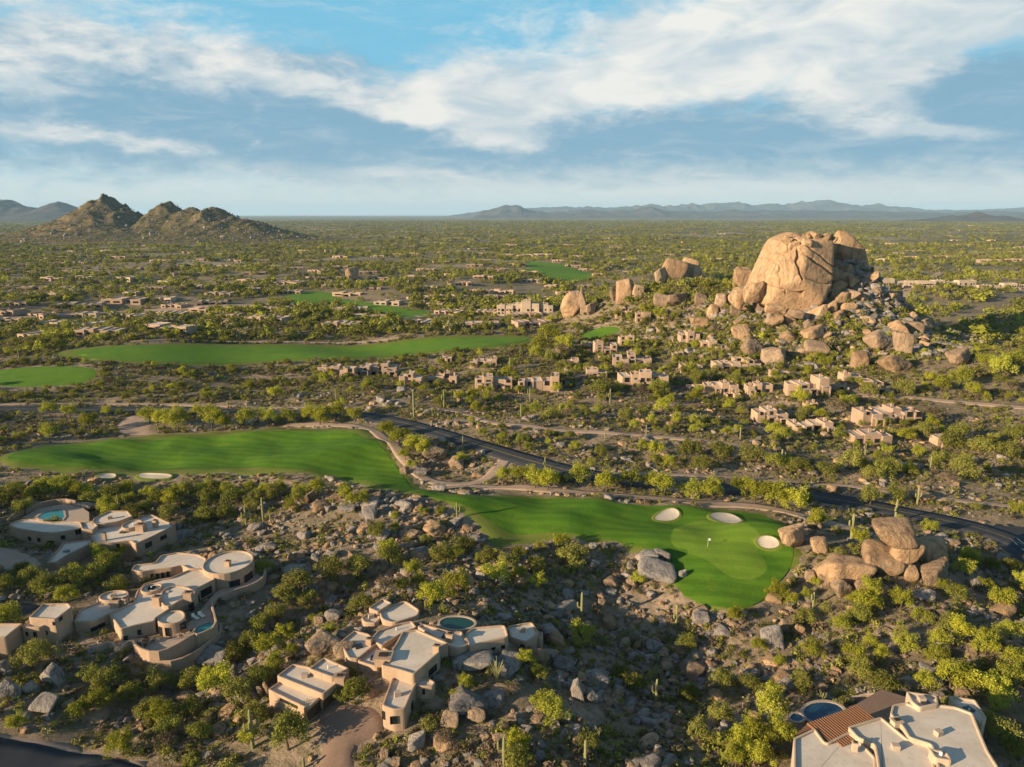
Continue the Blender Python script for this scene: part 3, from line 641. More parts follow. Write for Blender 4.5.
hc.block(mp(Cb, [(858, 208), (884, 214), (886, 240), (860, 244)]), z8-.6)
z9 = max(z4-.6, hmax(mp(Cb, [(0, 160), (110, 165), (246, 130), (180, 90)]))+1.0)
hc.block(mp(Cb, [(-10, 90), (65, 40), (115, 65), (40, 112)]), z9+.4)
hc.block(mp(Cb, [(45, 110), (110, 75), (180, 50), (256, 100), (246, 130), (120, 168), (60, 150)]), z9, rnd=1.2)
hc.block(mp(Cb, [(-48, 140), (0, 110), (62, 135), (30, 170), (-30, 165)]), z9-.5, rnd=1.2)
hc.block(mp(Cb, [(60, 590), (78, 540), (112, 448), (140, 440), (242, 470), (215, 522), (180, 606), (120, 612)]), z10)
hc.block(mp(Cb, [(225, 482), (250, 450), (298, 445), (336, 470), (322, 492), (262, 494)]), z10-.2, rnd=.8)
for c, w, z in ((Ca(660, 250), 1.0, z4), (Cb(68, 335), 2.6, z5-.6), (Cb(408, 225), 1.2, z5-.8), (Cb(340, 285), 1.0, z5), (Ca(510, 440), 1.6, z2)): hc.chimney(c, w, z, .9)
for c, w, hh, nm in ((Ca(385, 612), 10, 9, 'garage_door'), (Ca(465, 560), 10, 9, 'garage_door'), (Ca(250, 578), 20, 1.6, 'window'), (Cb(122, 665), 6.5, 6.5, 'window'), (Cb(70, 640), 2, 7, 'window'), (Cb(215, 590), 2.4, 6, 'window'), (Cb(470, 345), 11, 1.6, 'window'), (Cb(320, 410), 6, 5, 'window'), (Cb(385, 360), 3, 4, 'window'), (Cb(630, 300), 3, 2, 'window'), (Cb(680, 290), 3, 2, 'window'), (Cb(780, 285), 3, 2, 'window'), (Cb(275, 520), 1.6, 4, 'window')):
    hc.window(c, w, hh, nm, 'wood' if nm == 'garage_door' else 'glass')
hc.vents(10)
zp = hmax([Cb(a, b) for a, b in [(340, 140), (445, 125), (550, 170), (445, 215)]])+.1
pool([Cb(445+90*math.cos(a), 170+33*math.sin(a)) for a in np.linspace(0, 6.28, 14, endpoint=False)], zp, 'dark green oval pool behind the brick driveway house', 'pool_green', 1, .45)

# house D: corner house with the clay tile patio roof
hd = House('adobe_house', Dz(300, 420), 'large pale roofed house with clay tile porch in the lower corner')
gD = hmax(mp(Dz, [(100, 300), (400, 250), (700, 200), (800, 300)])); zD = gD+3.6
hd.block(mp(Dz, [(60, 300), (155, 255), (205, 322), (305, 272), (345, 302), (430, 390), (440, 560), (60, 560)]), zD, 'stucco_light')
hd.block(mp(Dz, [(300, 250), (450, 205), (570, 305), (660, 322), (690, 380), (705, 560), (450, 560), (430, 385), (420, 330), (345, 300)]), zD+.55, 'stucco_light')
hd.block(mp(Dz, [(490, 195), (500, 152), (560, 140), (620, 168), (700, 150), (780, 160), (860, 190), (900, 290), (930, 360), (975, 430), (1010, 560), (715, 560), (700, 420), (672, 330), (575, 300), (545, 250)]), zD+1.0, 'stucco_light')
hd.block(mp(Dz, [(560, 92), (700, 112), (708, 150), (622, 168), (585, 140)]), zD+1.5, 'stucco_light')
hd.block(mp(Dz, [(750, 112), (870, 130), (922, 212), (900, 250), (850, 190), (790, 165)]), zD+.1, 'stucco_light')
hd.block(mp(Dz, [(660, 345), (745, 362), (770, 405), (690, 392)]), zD+1.6, 'stucco_light', low=1.6)
for c, w in ((Dz(520, 225), 1.3), (Dz(335, 325), .7)): hd.chimney(c, w, zD+.5, .7, 'stucco_light')
hd.vents(8)
P = [g0(*p, zD-.4) for p in mp(Dz, [(118, 242), (345, 160), (412, 216), (300, 252), (205, 318), (150, 256), (68, 292)])]
b = MB(); nrm = ccw(P)
b.rings([[(q[0], q[1], zz) for q in nrm] for zz in (zD-.75, zD-.4)], True)
e = np.array(P[1])-np.array(P[0]); L_ = np.linalg.norm(e); e /= L_; nn = np.array([-e[1], e[0]])
if np.dot(nn, P[0]) > 0: nn = -nn
for k in range(22):
    q = np.array(P[0])+e*(k+.5)*L_/22; l2 = 5.6 if 1 < k < 18 else 4.6
    b.tube([(q[0], q[1], zD-.36), (q[0]+nn[0]*l2, q[1]+nn[1]*l2, zD-.36)], [.21, .21], 8)
b.build('porch_roof', M['clay_tile'], hd.root, False, hd.o)
for k in range(5):
    q = np.array(P[0])+e*(.3+k*(L_-.6)/4)+nn*.3; m = MB(); m.box((q[0], q[1], zD-2.5), (.35, .35, 4)); m.build('porch_post', M['stucco_light'], hd.root, False, hd.o)
deck('patio', mp(Dz, [(30, 300), (100, 235), (345, 150), (450, 85), (560, 120), (560, 200), (400, 300), (60, 330)]), gD+.25, M['brick_paving'], 3)
pool([Dz(195+92*math.cos(a), 190+48*math.sin(a)) for a in np.linspace(0, 6.28, 14, endpoint=False)], gD+.35, 'dark blue oval pool by the clay tile porch', 'pool_blue', 1, .5)
pool([Dz(75+30*math.cos(a), 212+18*math.sin(a)) for a in np.linspace(0, 6.28, 12, endpoint=False)], gD+.75, 'small round spa beside the dark blue oval pool', 'pool_blue', 1, .35)
wallstrip('garden_wall', [g0(*p, gD) for p in mp(Dz, [(330, 85), (400, 72), (460, 80), (505, 105), (560, 135)])], .4, lambda P: h(P[:, 0], P[:, 1])-2, lambda P: h(P[:, 0], P[:, 1])+1.3, M['stucco_light'], 'pale patio wall running to the corner of the tile porch house')

# ------------------------------------------------------------------ casitas on the slope
HOUSES = []
def casita(x0, x1, yb, yt, seed, label, two=False, mat=None, nb=None, name='casita'):
    r = random.Random(seed); x, y, z = at((x0+x1)/2, yb); dp = depth(x, y, z); W = (x1-x0)*dp/FPX; H = max(2.5, (yb-yt)*dp/FPX*.82-.8)
    root = empty(name, (x, y, z), label, 'house'); o = np.array((x, y, z)); mat = mat or r.choice(['stucco', 'stucco', 'stucco_rose'])
    nb = nb or max(2, min(7, int(W/3.6))); D = min(9, 4+W*.22); hse = House.__new__(House); hse.o = o; hse.root = root; hse.blocks = []
    xx = x-W/2; ws = [r.uniform(.7, 1.3) for _ in range(nb)]; tot = sum(ws); tall = r.randrange(nb)
    for i, w in enumerate(ws):
        w = w*W/tot; off = r.uniform(-1.6, 1.6); hh = H*(1 if i == tall else r.uniform(.62, .86)); d = D*r.uniform(.75, 1.15); rot = r.uniform(-.12, .12)
        q = np.array([(-w*.53, 0), (w*.53, 0), (w*.53, d), (-w*.53, d)]); c, s_ = math.cos(rot), math.sin(rot)
        q = np.stack([q[:, 0]*c-q[:, 1]*s_+xx+w/2, q[:, 0]*s_+q[:, 1]*c+y+off+i*.013], 1)
        hse.block_w(q, z+hh+i*.011, mat, r.choice(['roof_cream', 'roof_tan']), .4, rnd=.35)
        nw = max(1, int(w/2.6)); storeys = [z+1.4] if hh < 4.4 else [z+1.4, z+4.2]
        for zz in storeys:
            for k in range(nw):
                if r.random() < .25: continue
                e = (q[1]-q[0])/np.linalg.norm(q[1]-q[0]); n = np.array([e[1], -e[0]]); p = q[0]+e*w*(k+.55)/nw*.98; rz = math.atan2(e[1], e[0])
                ww, wh = r.choice([(1.0, 1.2), (1.6, 1.3), (1.1, 2.0), (2.0, 1.9)]); cz = zz if wh < 1.8 else zz-.3; fb = MB()
                for sg in (-1, 1):
                    fb.box((p[0]+e[0]*sg*(ww/2+.05)+n[0]*.03, p[1]+e[1]*sg*(ww/2+.05)+n[1]*.03, cz), (.1, .2, wh+.2), rz); fb.box((p[0]+n[0]*.03, p[1]+n[1]*.03, cz+sg*(wh/2+.05)), (ww, .2, .1), rz)
                wo = fb.build('window', M['dark_frame'], root, False, o); g = MB(); g.box((p[0], p[1], cz), (ww, .1, wh), rz); g.build('pane', M['glass'], wo, False, o)
        if r.random() < .5:
            cp = q.mean(0); b = MB(); b.box((cp[0], cp[1], z+hh+.4), (.9, .8, 1.6), rot); b.build('chimney', M[mat], root, False, o)
        if r.random() < .45 and w > 3:
            pp = q[0]+(q[1]-q[0])*.5; b = MB(); cz = z+hh*.62
            b.box((pp[0], pp[1]-1.2, cz), (w*.8, 2.4, .22), rot)
            b.build('porch_roof', M['roof_tan'], root, False, o)
            for sx in (-.36, .36):
                m = MB(); m.box((pp[0]+sx*w, pp[1]-2.2, (cz+z)/2-.7), (.5, .5, cz-z+1.2), rot); m.build('porch_pier', M[mat], root, False, o)
        xx += w
    HOUSES.append(root); return root
CAS = [(317, 340, 373, 363), (340, 355, 377, 364), (356, 397, 376, 359), (399, 422, 385, 370), (427, 457, 384, 369), (470, 497, 366, 355), (475, 512, 390, 371), (518, 559, 392, 370), (553, 569, 356, 346), (567, 579, 366, 356), (587, 607, 377, 366), (595, 617, 354, 338), (620, 641, 345, 332), (613, 652, 366, 351), (622, 668, 388, 366), (616, 632, 316, 305), (636, 650, 322, 308), (681, 700, 344, 328), (680, 703, 372, 361), (715, 761, 370, 357), (706, 738, 393, 378), (747, 773, 394, 379), (773, 790, 378, 368), (788, 827, 396, 371), (842, 861, 381, 369), (864, 884, 387, 377), (756, 787, 423, 404), (794, 832, 431, 417), (861, 920, 423, 403), (853, 891, 444, 428), (936, 962, 445, 432), (702, 717, 348, 338), (583, 600, 349, 340), (716, 730, 351, 344), (735, 750, 363, 356), (643, 656, 343, 336), (657, 668, 331, 325), (600, 611, 361, 354), (690, 705, 392, 385), (562, 574, 376, 369), (806, 818, 409, 402), (482, 493, 375, 369), (440, 452, 362, 356), (628, 640, 356, 349), (672, 684, 357, 350), (728, 740, 399, 392), (880, 892, 395, 389), (664, 676, 318, 312), (838, 850, 392, 386)]
CASO = [(casita(*c, seed=40+i, label=None), c) for i, c in enumerate(CAS)]
EXCL.append(ccw([at(*p)[:2] for p in [(494, 320), (556, 320), (556, 312), (494, 312)]]))
club = casita(497, 553, 315, 296, 5, 'pale resort clubhouse beside the upright twin boulder', mat='stucco_light', nb=7, name='clubhouse')
lodge = casita(880, 976, 288, 276, 9, 'long low pale lodge behind the giant boulder hill', mat='stucco_light', nb=7, name='lodge')
EXCL.append(ccw([at(*p)[:2] for p in [(872, 293), (1045, 298), (1045, 281), (872, 277)]]))
lodge2 = casita(979, 1040, 290, 281, 10, 'low pale lodge at the far edge beyond the boulder hill', mat='stucco_light', nb=5, name='lodge')

# far houses: prototypes and copies
def far_proto(seed):
    r = random.Random(seed); W = r.uniform(20, 30); root = empty('ranch_house', (0, 0, 0), None, 'house', 'desert houses scattered over the plain')
    hw = House.__new__(House); hw.o = np.zeros(3); hw.root = root; hw.blocks = []; n0 = len(EXCL); xx = -W/2; nb = r.randint(3, 5)
    mat = r.choice(['stucco', 'stucco_light', 'stucco_rose']); kids = []
    for i in range(nb):
        w = W/nb*r.uniform(.9, 1.2); d = r.uniform(8, 14); y0 = r.uniform(-4, 3); hh = r.uniform(3.0, 4.4)
        q = ccw([(xx-.4, y0), (xx+w, y0), (xx+w, y0+d), (xx-.4, y0+d)]); b = MB(); b.rings([[(p[0], p[1], zz) for p in inset(q, dd)] for dd, zz in ((0, -3), (0, hh+.02*i), (.4, hh+.02*i), (.4, hh-.4))]); kids.append(b.build('wall', M[mat], root))
        b = MB(); b.add([(p[0], p[1], hh-.38) for p in inset(q, .38)], [(0, 1, 2, 3)]); kids.append(b.build('roof', M[r.choice(['roof_tan', 'roof_cream', 'roof_tan'])], root))
        b = MB(); b.box((xx+w*.5, y0, 1.4), (w*.55, .3, 1.6)); kids.append(b.build('window', M['glass'], root)); xx += w
    del EXCL[n0:]; KIDS[root.name] = kids; return root
FAR = [(10, 59, 340), (76, 119, 335), (143, 188, 331), (70, 98, 317), (57, 98, 308), (100, 143, 303), (159, 186, 308), (0, 25, 306), (49, 73, 289), (107, 139, 280), (72, 90, 264), (52, 94, 273), (216, 241, 318), (244, 283, 322), (356, 384, 319), (405, 430, 300), (432, 459, 299), (365, 381, 290), (269, 303, 285), (469, 490, 293), (492, 512, 293), (395, 410, 284), (445, 458, 276), (472, 492, 255), (494, 516, 256), (518, 540, 257), (470, 488, 250), (530, 553, 256), (565, 580, 267), (578, 594, 271), (592, 608, 276), (552, 566, 262), (190, 215, 312), (120, 140, 295), (170, 196, 276), (18, 45, 290), (140, 165, 290), (205, 230, 296), (0, 18, 322), (205, 228, 287), (300, 320, 262), (330, 350, 258), (250, 270, 262), (150, 172, 262), (100, 122, 252), (40, 62, 250), (930, 955, 258), (980, 1004, 262), (905, 925, 252), (955, 975, 246)]
fr = random.Random(3); tries = 0
while len(FAR) < 235 and tries < 4000:
    tries += 1
    y = 224+fr.random()**.75*104; x = fr.uniform(-8, 1030)
    if y > 262 and x > 600: continue
    if 548 < x < 610 and y > 295: continue
    wx_ = at(x, y)[:2]; w2 = at(x, y-2.5)[:2]
    if any(pip(P, np.array([wx_[0], w2[0]]), np.array([wx_[1], w2[1]])).any() for P in EXCL[:16]): continue
    if x < 310 and y < 240: continue
    if y < 262 and 735 < x < 860: continue
    w = max(4, 26*FPX/depth(*at(x, y)))
    if any(abs((a+b)/2-x) < (b-a+w)*.55 and abs(c-y) < 3+w*.12 for a, b, c in FAR): continue
    FAR.append((x-w/2, x+w/2, y))
protos = [far_proto(60+i) for i in range(6)]
used = set(); FARO = []
for i, (x0, x1, yb) in enumerate(FAR):
    p = protos[i % 6]; x, y, z = at((x0+x1)/2, yb); o = p if i < 6 else copy_tree(p)
    o.location = (x, y, z); o.rotation_euler = (0, 0, fr.uniform(-.45, .45)); s = min(1.6, (x1-x0)*depth(x, y, z)/FPX/26); o.scale = (s, s, min(1.0, .5+.4*s)); FARO.append(o)
    a = np.linspace(0, 6.28, 10); EXCL.append(np.stack([x+14*s*np.cos(a), y+3*s+8*s*np.sin(a)], 1))

# ------------------------------------------------------------------ boulders
def boulder_mesh(name, seed, sub=4, planes=None, noise_amp=.06, p=12, cracks=(), dims=(1, 1, 1), npl=11, fine=.02):
    r = np.random.default_rng(seed); bm = bmesh.new(); bmesh.ops.create_icosphere(bm, subdivisions=sub, radius=1)
    v = np.array([tuple(a.co) for a in bm.verts])
    if planes is None:
        n = r.normal(size=(npl, 3)); n /= np.linalg.norm(n, axis=1)[:, None]; d = r.uniform(.68, 1.0, npl)
        n = np.vstack([n, np.eye(3), -np.eye(3)]); d = np.concatenate([d, np.full(6, 1.05)])
    else:
        n = np.array([q[0] for q in planes], float); n /= np.linalg.norm(n, axis=1)[:, None]; d = np.array([q[1] for q in planes], float)
    dots = np.maximum(v @ n.T, 0)/d; rad = np.sum(dots**p, 1)**(-1/p); sc0 = np.median(rad)
    P = v*rad[:, None]
    for k, a in ((1.1, 1), (2.6, .55), (6, .32), (13, .17), (27, .08*fine/.03)):
        W = r.normal(size=(9, 3))*k/sc0; ph = r.uniform(0, 6.28, 9); rad = rad+noise_amp*a*sc0*np.sum(np.sin(P @ W.T+ph), 1)/3
    P = v*rad[:, None]
    for (cn, cd, wv, w, dp, mk) in cracks:
        cn = np.array(cn, float); cn /= np.linalg.norm(cn); s = P @ cn-cd+wv*np.sin(P[:, 2]*.33+P[:, 0]*.21)+wv*.4*np.sin(P[:, 2]*.9+1)
        m = (P[:, 1] < 8) & mk(P); P = P-(v*(dp*np.exp(-(s/w)**2)*m)[:, None])
    P = P*np.array(dims)
    for a, q in zip(bm.verts, P): a.co = q
    me = bpy.data.meshes.new(name); bm.to_mesh(me); bm.free(); me.shade_smooth(); return me
BM = [boulder_mesh('boulder', 100+i, 5, noise_amp=.06, p=[14, 22, 30][i % 3], npl=[9, 13, 17][i % 3], fine=.05) for i in range(7)]+[boulder_mesh('boulder', 110+i, 5, noise_amp=.045, p=9, npl=8, fine=.05) for i in range(3)]
BMAT = {}
def bmesh_of(i, mat):
    if (i, mat) not in BMAT:
        me = BM[i].copy(); me.materials.clear(); me.materials.append(M[mat]); BMAT[(i, mat)] = me
    return BMAT[(i, mat)]
ROCKXY = []
br = random.Random(11)
def boulder_w(x, y, zc, dims, mat, i=None, rz=None, label=None, tilt=.25, word=None):
    o = bpy.data.objects.new('boulder', bmesh_of(br.randrange(10) if i is None else i, mat)); COL.objects.link(o)
    o.location = (x, y, zc); o.scale = tuple(a/2 for a in dims); o.rotation_euler = (br.uniform(-tilt, tilt), br.uniform(-tilt, tilt), br.uniform(0, 6.28) if rz is None else rz)
    tag(o, label, 'boulder', None if label else 'loose desert boulders', 'thing')
    ROCKXY.append((x, y, max(dims[:2])/2)); 
    if not label: PLANTS.append((o, 'boulder', max(dims), mat))
    return o
def boulder(px, py, w, hpx, mat='granite', label=None, dz=0.0, ground=None, rz=0.0, i=None, asp=.85):
    """px, py: its centre as seen; w, hpx: its size as seen"""
    x, y, z = at(px, ground if ground is not None else py+hpx*.42); dp = depth(x, y, z); W = w*dp/FPX; H = hpx*dp/FPX*1.08
    zc = z+H*.36+dz
    if ground is not None:
        y += W*.15; d = ray(px, py); t = math.hypot(x, y)/math.hypot(d[0], d[1]); zc = CAMZ+d[2]*t
    return boulder_w(x, y+W*.2, zc, (W, W*asp, H), mat, i, rz, label, .12)
# the giant boulder
gx, gy = 168, 428
gp = [((-.92, -.15, .39), 19), ((-.36, -.1, .93), 22.4), ((.16, 0, .98), 24.2), ((1, -.05, .02), 24.5), ((.87, -.1, -.5), 24.5), ((-.41, -.1, -.91), 27), ((-.38, -.9, .22), 18.5), ((.36, -.92, .14), 18), ((0, -.62, .78), 22.5), ((0, 1, .1), 19), ((-.1, -.9, -.42), 19.5), ((-.75, -.62, .1), 20)]
me = boulder_mesh('giant_boulder', 5, 7, gp, .013, 26, cracks=[
    ((1, .1, .13), -4.2, 1.1, .55, 3.6, lambda P: (P[:, 2] < 14) & (P[:, 2] > -3)),
    ((.476, 0, .88), 10.4, .6, .5, 3.2, lambda P: P[:, 0] > -5), ((.50, 0, .86), 15.6, .8, .45, 2.8, lambda P: P[:, 0] > -8), ((-.35, 0, .93), 17.0, 1.0, .4, 2.0, lambda P: P[:, 0] < 0),
    ((.2, 0, .98), -10.5, 1.5, .35, 1.6, lambda P: P[:, 0] < 2), ((.9, 0, .42), -13.5, 1.4, .35, 1.6, lambda P: P[:, 2] > -12), ((.1, 0, 1), -2.5, 1.2, .3, 1.0, lambda P: P[:, 0] > -2), ((-.8, 0, .6), 17.5, 1.3, .5, 1.2, lambda P: P[:, 2] > -8)], fine=.05)
me.materials.append(M['granite_warm'])
gb = obj('giant_boulder', me, loc=(gx, gy, 46.0)); gb.scale = (.84, .93, .96); gb.rotation_euler = (0, 0, R(-3)); tag(gb, 'giant smooth granite boulder crowning the hill, the largest rock', 'boulder', None, 'thing'); ROCKXY.append((gx, gy, 24))
me = boulder_mesh('boulder', 8, 5, None, .03, 20, npl=12, fine=.05); me.materials.append(M['granite_warm'])
o = obj('boulder', me, loc=(209, 451, 57.5)); o.scale = (9.0, 10, 13.0); o.rotation_euler = (0, R(-12), 0); tag(o, 'tall dark sided boulder leaning behind the giant boulder', 'boulder', None, 'thing'); ROCKXY.append((211, 450, 8))
BL = [  # px, py, w, h, mat, label
 (673, 271, 26, 27, 'granite_warm', 'big cracked boulder outcrop left of the giant boulder'), (688, 270, 19, 25, 'granite_warm', None), (661, 276, 12, 18, 'granite', None), (697, 275, 10, 16, 'granite_warm', None), (627, 289, 20, 26, 'granite_warm', 'upright orange boulder above the hillside casitas'), (614, 294, 10, 16, 'granite', None), (638, 292, 12, 16, 'granite', None), (570, 306, 22, 26, 'granite_warm', 'blunt orange boulder beside the clubhouse'), (582, 302, 10, 28, 'granite', 'thin upright boulder beside the blunt clubhouse boulder'), (591, 309, 10, 14, 'granite', None),
 (740, 277, 18, 26, 'granite_warm', 'sloping slab boulder leaning on the giant boulder'), (741, 333, 19, 15, 'granite_warm', None), (752, 349, 22, 18, 'granite', None), (777, 356, 27, 20, 'granite', None), (788, 337, 17, 11, 'granite_warm', None), (815, 335, 22, 16, 'granite_warm', None), (816, 349, 26, 14, 'granite', None), (863, 359, 20, 20, 'granite_warm', None), (897, 365, 32, 17, 'granite_warm', 'wide orange boulder at the foot of the hill'), (881, 342, 30, 20, 'granite', None), (904, 346, 18, 26, 'granite', None), (961, 358, 22, 17, 'granite', None), (898, 328, 21, 14, 'granite_warm', None), (915, 329, 19, 15, 'granite', None), (840, 317, 14, 12, 'granite_warm', None), (848, 308, 16, 12, 'granite_warm', None), (790, 319, 12, 12, 'granite_warm', None), (770, 322, 12, 12, 'granite', None), (701, 323, 19, 11, 'granite_warm', None), (723, 300, 14, 16, 'granite', None), (700, 300, 14, 14, 'granite', None), (678, 300, 22, 14, 'granite', None), (660, 302, 16, 16, 'granite', None), (712, 312, 12, 14, 'granite_warm', None), (735, 312, 12, 12, 'granite', None), (760, 306, 16, 14, 'granite', None), (352, 274, 12, 14, 'granite_warm', 'orange boulder among the far houses'),
 (655, 574, 42, 17, 'granite_white', 'flat pale boulder beside the putting surface'), (647, 557, 22, 10, 'granite_white', None), (664, 556, 16, 10, 'granite_white', None), (683, 575, 9, 7, 'granite_white', None),
 (794, 538, 25, 22, 'granite_warm', 'pocked round boulder at the end of the bunker'), (819, 546, 17, 15, 'granite_warm', None),
 (846, 571, 50, 27, 'granite_warm', 'long sloping slab boulder below the stacked boulders'), (800, 570, 10, 9, 'granite', None), (812, 575, 12, 11, 'granite', None), (827, 580, 14, 14, 'granite', None), (862, 585, 16, 14, 'granite', None), (885, 590, 14, 9, 'granite', None), (910, 574, 15, 18, 'granite_warm', None), (937, 577, 26, 24, 'granite', None), (952, 620, 19, 13, 'granite', None), (975, 584, 10, 10, 'granite_grey', None), (783, 628, 11, 17, 'granite', None), (798, 630, 11, 15, 'granite_warm', None), (772, 640, 22, 20, 'granite_grey', None), (842, 589, 20, 18, 'granite', None),
 (699, 618, 17, 16, 'granite_grey', 'single round grey boulder below the putting surface'), (654, 647, 18, 12, 'granite_grey', None), (555, 640, 22, 14, 'granite_warm', None), (577, 690, 16, 22, 'granite_white', None), (592, 697, 13, 14, 'granite_white', None), (562, 665, 24, 12, 'granite_grey', None), (545, 655, 18, 10, 'granite_grey', None),
 (50, 676, 25, 21, 'granite_white', None), (30, 688, 14, 11, 'granite_white', None), (42, 706, 27, 13, 'granite_white', None), (8, 690, 18, 20, 'granite_grey', None), (233, 672, 12, 14, 'granite_white', None), (222, 666, 12, 12, 'granite_grey', None), (210, 660, 30, 16, 'granite_white', None), (218, 678, 10, 10, 'granite_grey', None), (228, 685, 10, 9, 'granite_grey', None),
 (323, 646, 38, 22, 'granite', 'broad brown boulder behind the driveway house garage'), (332, 616, 17, 14, 'granite_white', None), (319, 621, 11, 13, 'granite', None), (307, 622, 12, 12, 'granite', None), (343, 652, 20, 14, 'granite', None), (260, 692, 6, 17, 'granite', None), (267, 690, 6, 17, 'granite', None), (253, 698, 12, 10, 'granite', None), (417, 744, 17, 19, 'granite_white', None), (449, 722, 20, 14, 'granite', None), (475, 716, 22, 13, 'granite', None), (466, 706, 40, 18, 'granite_grey', 'long grey slab boulder below the driveway house'), (495, 700, 24, 10, 'granite_grey', None), (470, 664, 42, 12, 'granite_grey', None), (500, 668, 22, 12, 'granite_grey', None), (395, 762, 10, 14, 'granite', None), (384, 755, 10, 10, 'granite', None), (504, 728, 12, 10, 'granite', None), (520, 742, 10, 10, 'granite_grey', None), (512, 720, 10, 10, 'granite', None), (83, 508, 20, 10, 'granite_white', 'pale dome shaped boulder at the turquoise pool edge'),
 (405, 470 , 10, 8, 'granite', None), (433, 453, 24, 14, 'granite', None), (456, 463, 20, 12, 'granite', None), (420, 472, 14, 9, 'granite_grey', None), (310, 498, 9, 13, 'granite_warm', None), (318, 505, 14, 10, 'granite', None), (336, 498, 12, 9, 'granite_warm', None), (346, 508, 18, 9, 'granite_grey', None), (369, 513, 14, 12, 'granite_grey', None), (316, 560, 10, 9, 'granite_white', None), (293, 572, 20, 8, 'granite_white', None), (910, 468, 20, 8, 'granite', None), (925, 497, 24, 10, 'granite_warm', None), (880, 466, 16, 8, 'granite_warm', None), (480, 575, 10, 9, 'granite_white', None), (474, 592, 14, 8, 'granite_grey', None), (580, 553, 8, 8, 'granite_white', None), (605, 546, 8, 7, 'granite_white', None), (592, 546, 8, 8, 'granite_white', None), (250, 556, 16, 7, 'granite_grey', None), (270, 548, 14, 8, 'granite_grey', None),
]
for b_ in BL: boulder(b_[0], b_[1], b_[2], b_[3], b_[4], b_[5])
# the stack beside the green
SK = [(884, 564, 42, 30, 'granite_warm', 'broad base boulder of the stack beside the bunker', 580, 9), (934, 555, 29, 27, 'granite_warm', 'rounded dark sided boulder at the back of the stack', 572, 8), (906, 554, 31, 26, 'granite_warm', 'smooth egg shaped boulder in the middle of the stack', 579, 7), (894, 535, 40, 20, 'granite_warm', 'flat topped capping boulder on the stack', 579, 8)]
for s in SK: boulder(s[0], s[1], s[2], s[3], s[4], s[5], ground=s[6], i=s[7])
# rocks lying on the giant boulder's top and flank, and the tumbled slope
for k in range(16):
    x = gx+br.uniform(-10, 20); y = gy+br.uniform(-8, 8); s = br.uniform(2.0, 4.5); boulder_w(x, y, 67.5-abs(x-gx-6)*.16+br.uniform(-1, .6), (s*1.4, s, s*.9), 'granite_warm')
for (dx, dy, dz, sx, sy, sz) in [(-24, -4, -11, 13, 10, 15), (-31, 2, -15, 10, 9, 10), (-18, -18, -19, 11, 8, 7), (-6, -22, -22, 9, 8, 6), (8, -20, -22, 10, 8, 8), (18, -16, -19, 9, 8, 9), (25, -8, -15, 9, 8, 10), (28, 0, -8, 9, 8, 9), (31, 6, -4, 10, 8, 9), (26, 4, -1, 8, 7, 8), (35, 10, 0, 9, 8, 8), (28, 10, 4, 8, 7, 8), (37, 4, -7, 8, 7, 9), (41, 10, -5, 9, 8, 9), (34, -6, -13, 9, 8, 8), (45, 6, -12, 9, 8, 8), (40, -4, -15, 8, 8, 8), (49, 14, -8, 8, 7, 9), (-2, -4, 21, 12, 9, 5), (8, -3, 21.5, 9, 8, 5), (15, -6, 20, 9, 7, 5), (-8, -8, 19, 8, 6, 4), (2, -12, 18.5, 7, 6, 4.5), (18, 0, 20.5, 7, 7, 5), (-16, -20, -26, 8, 7, 6), (0, -28, -27, 8, 7, 6), (14, -25, -26, 8, 7, 7), (26, -16, -22, 9, 8, 8), (54, 4, -18, 9, 8, 9), (50, -6, -20, 8, 8, 8), (60, 14, -19, 9, 8, 8)]:
    boulder_w(gx+dx, gy+dy, 46+dz, (sx, sy, sz), 'granite_warm' if br.random() < .7 else 'granite', tilt=.5)
cand = []
while len(cand) < 260:
    a = br.uniform(0, 6.28); d = br.uniform(8, 98)*br.uniform(.75, 1); x = 182+d*math.cos(a)*1.05; y = 438+d*math.sin(a)
    if y > 455 or (math.hypot(x-gx, y-gy) < 20): continue
    w = 1.0 if x > 195 else .5
    if br.random() > w: continue
    s = br.uniform(2.2, 6.5)*(1.15 if x > 200 else .9)*(1.0 if d < 70 else .7)
    if any(math.hypot(x-q[0], y-q[1]) < (s*.5+q[2])*.62 for q in ROCKXY): continue
    cand.append(1); zz = float(h(x, y)); boulder_w(x, y, zz+s*.2, (s*br.uniform(1, 1.5), s*br.uniform(.8, 1.1), s*br.uniform(.7, 1.1)), br.choice(['granite_warm', 'granite', 'granite']))
    if len(cand) > 150 and len([1 for q in PLANTS if q[1] == 'boulder']) > 262: break

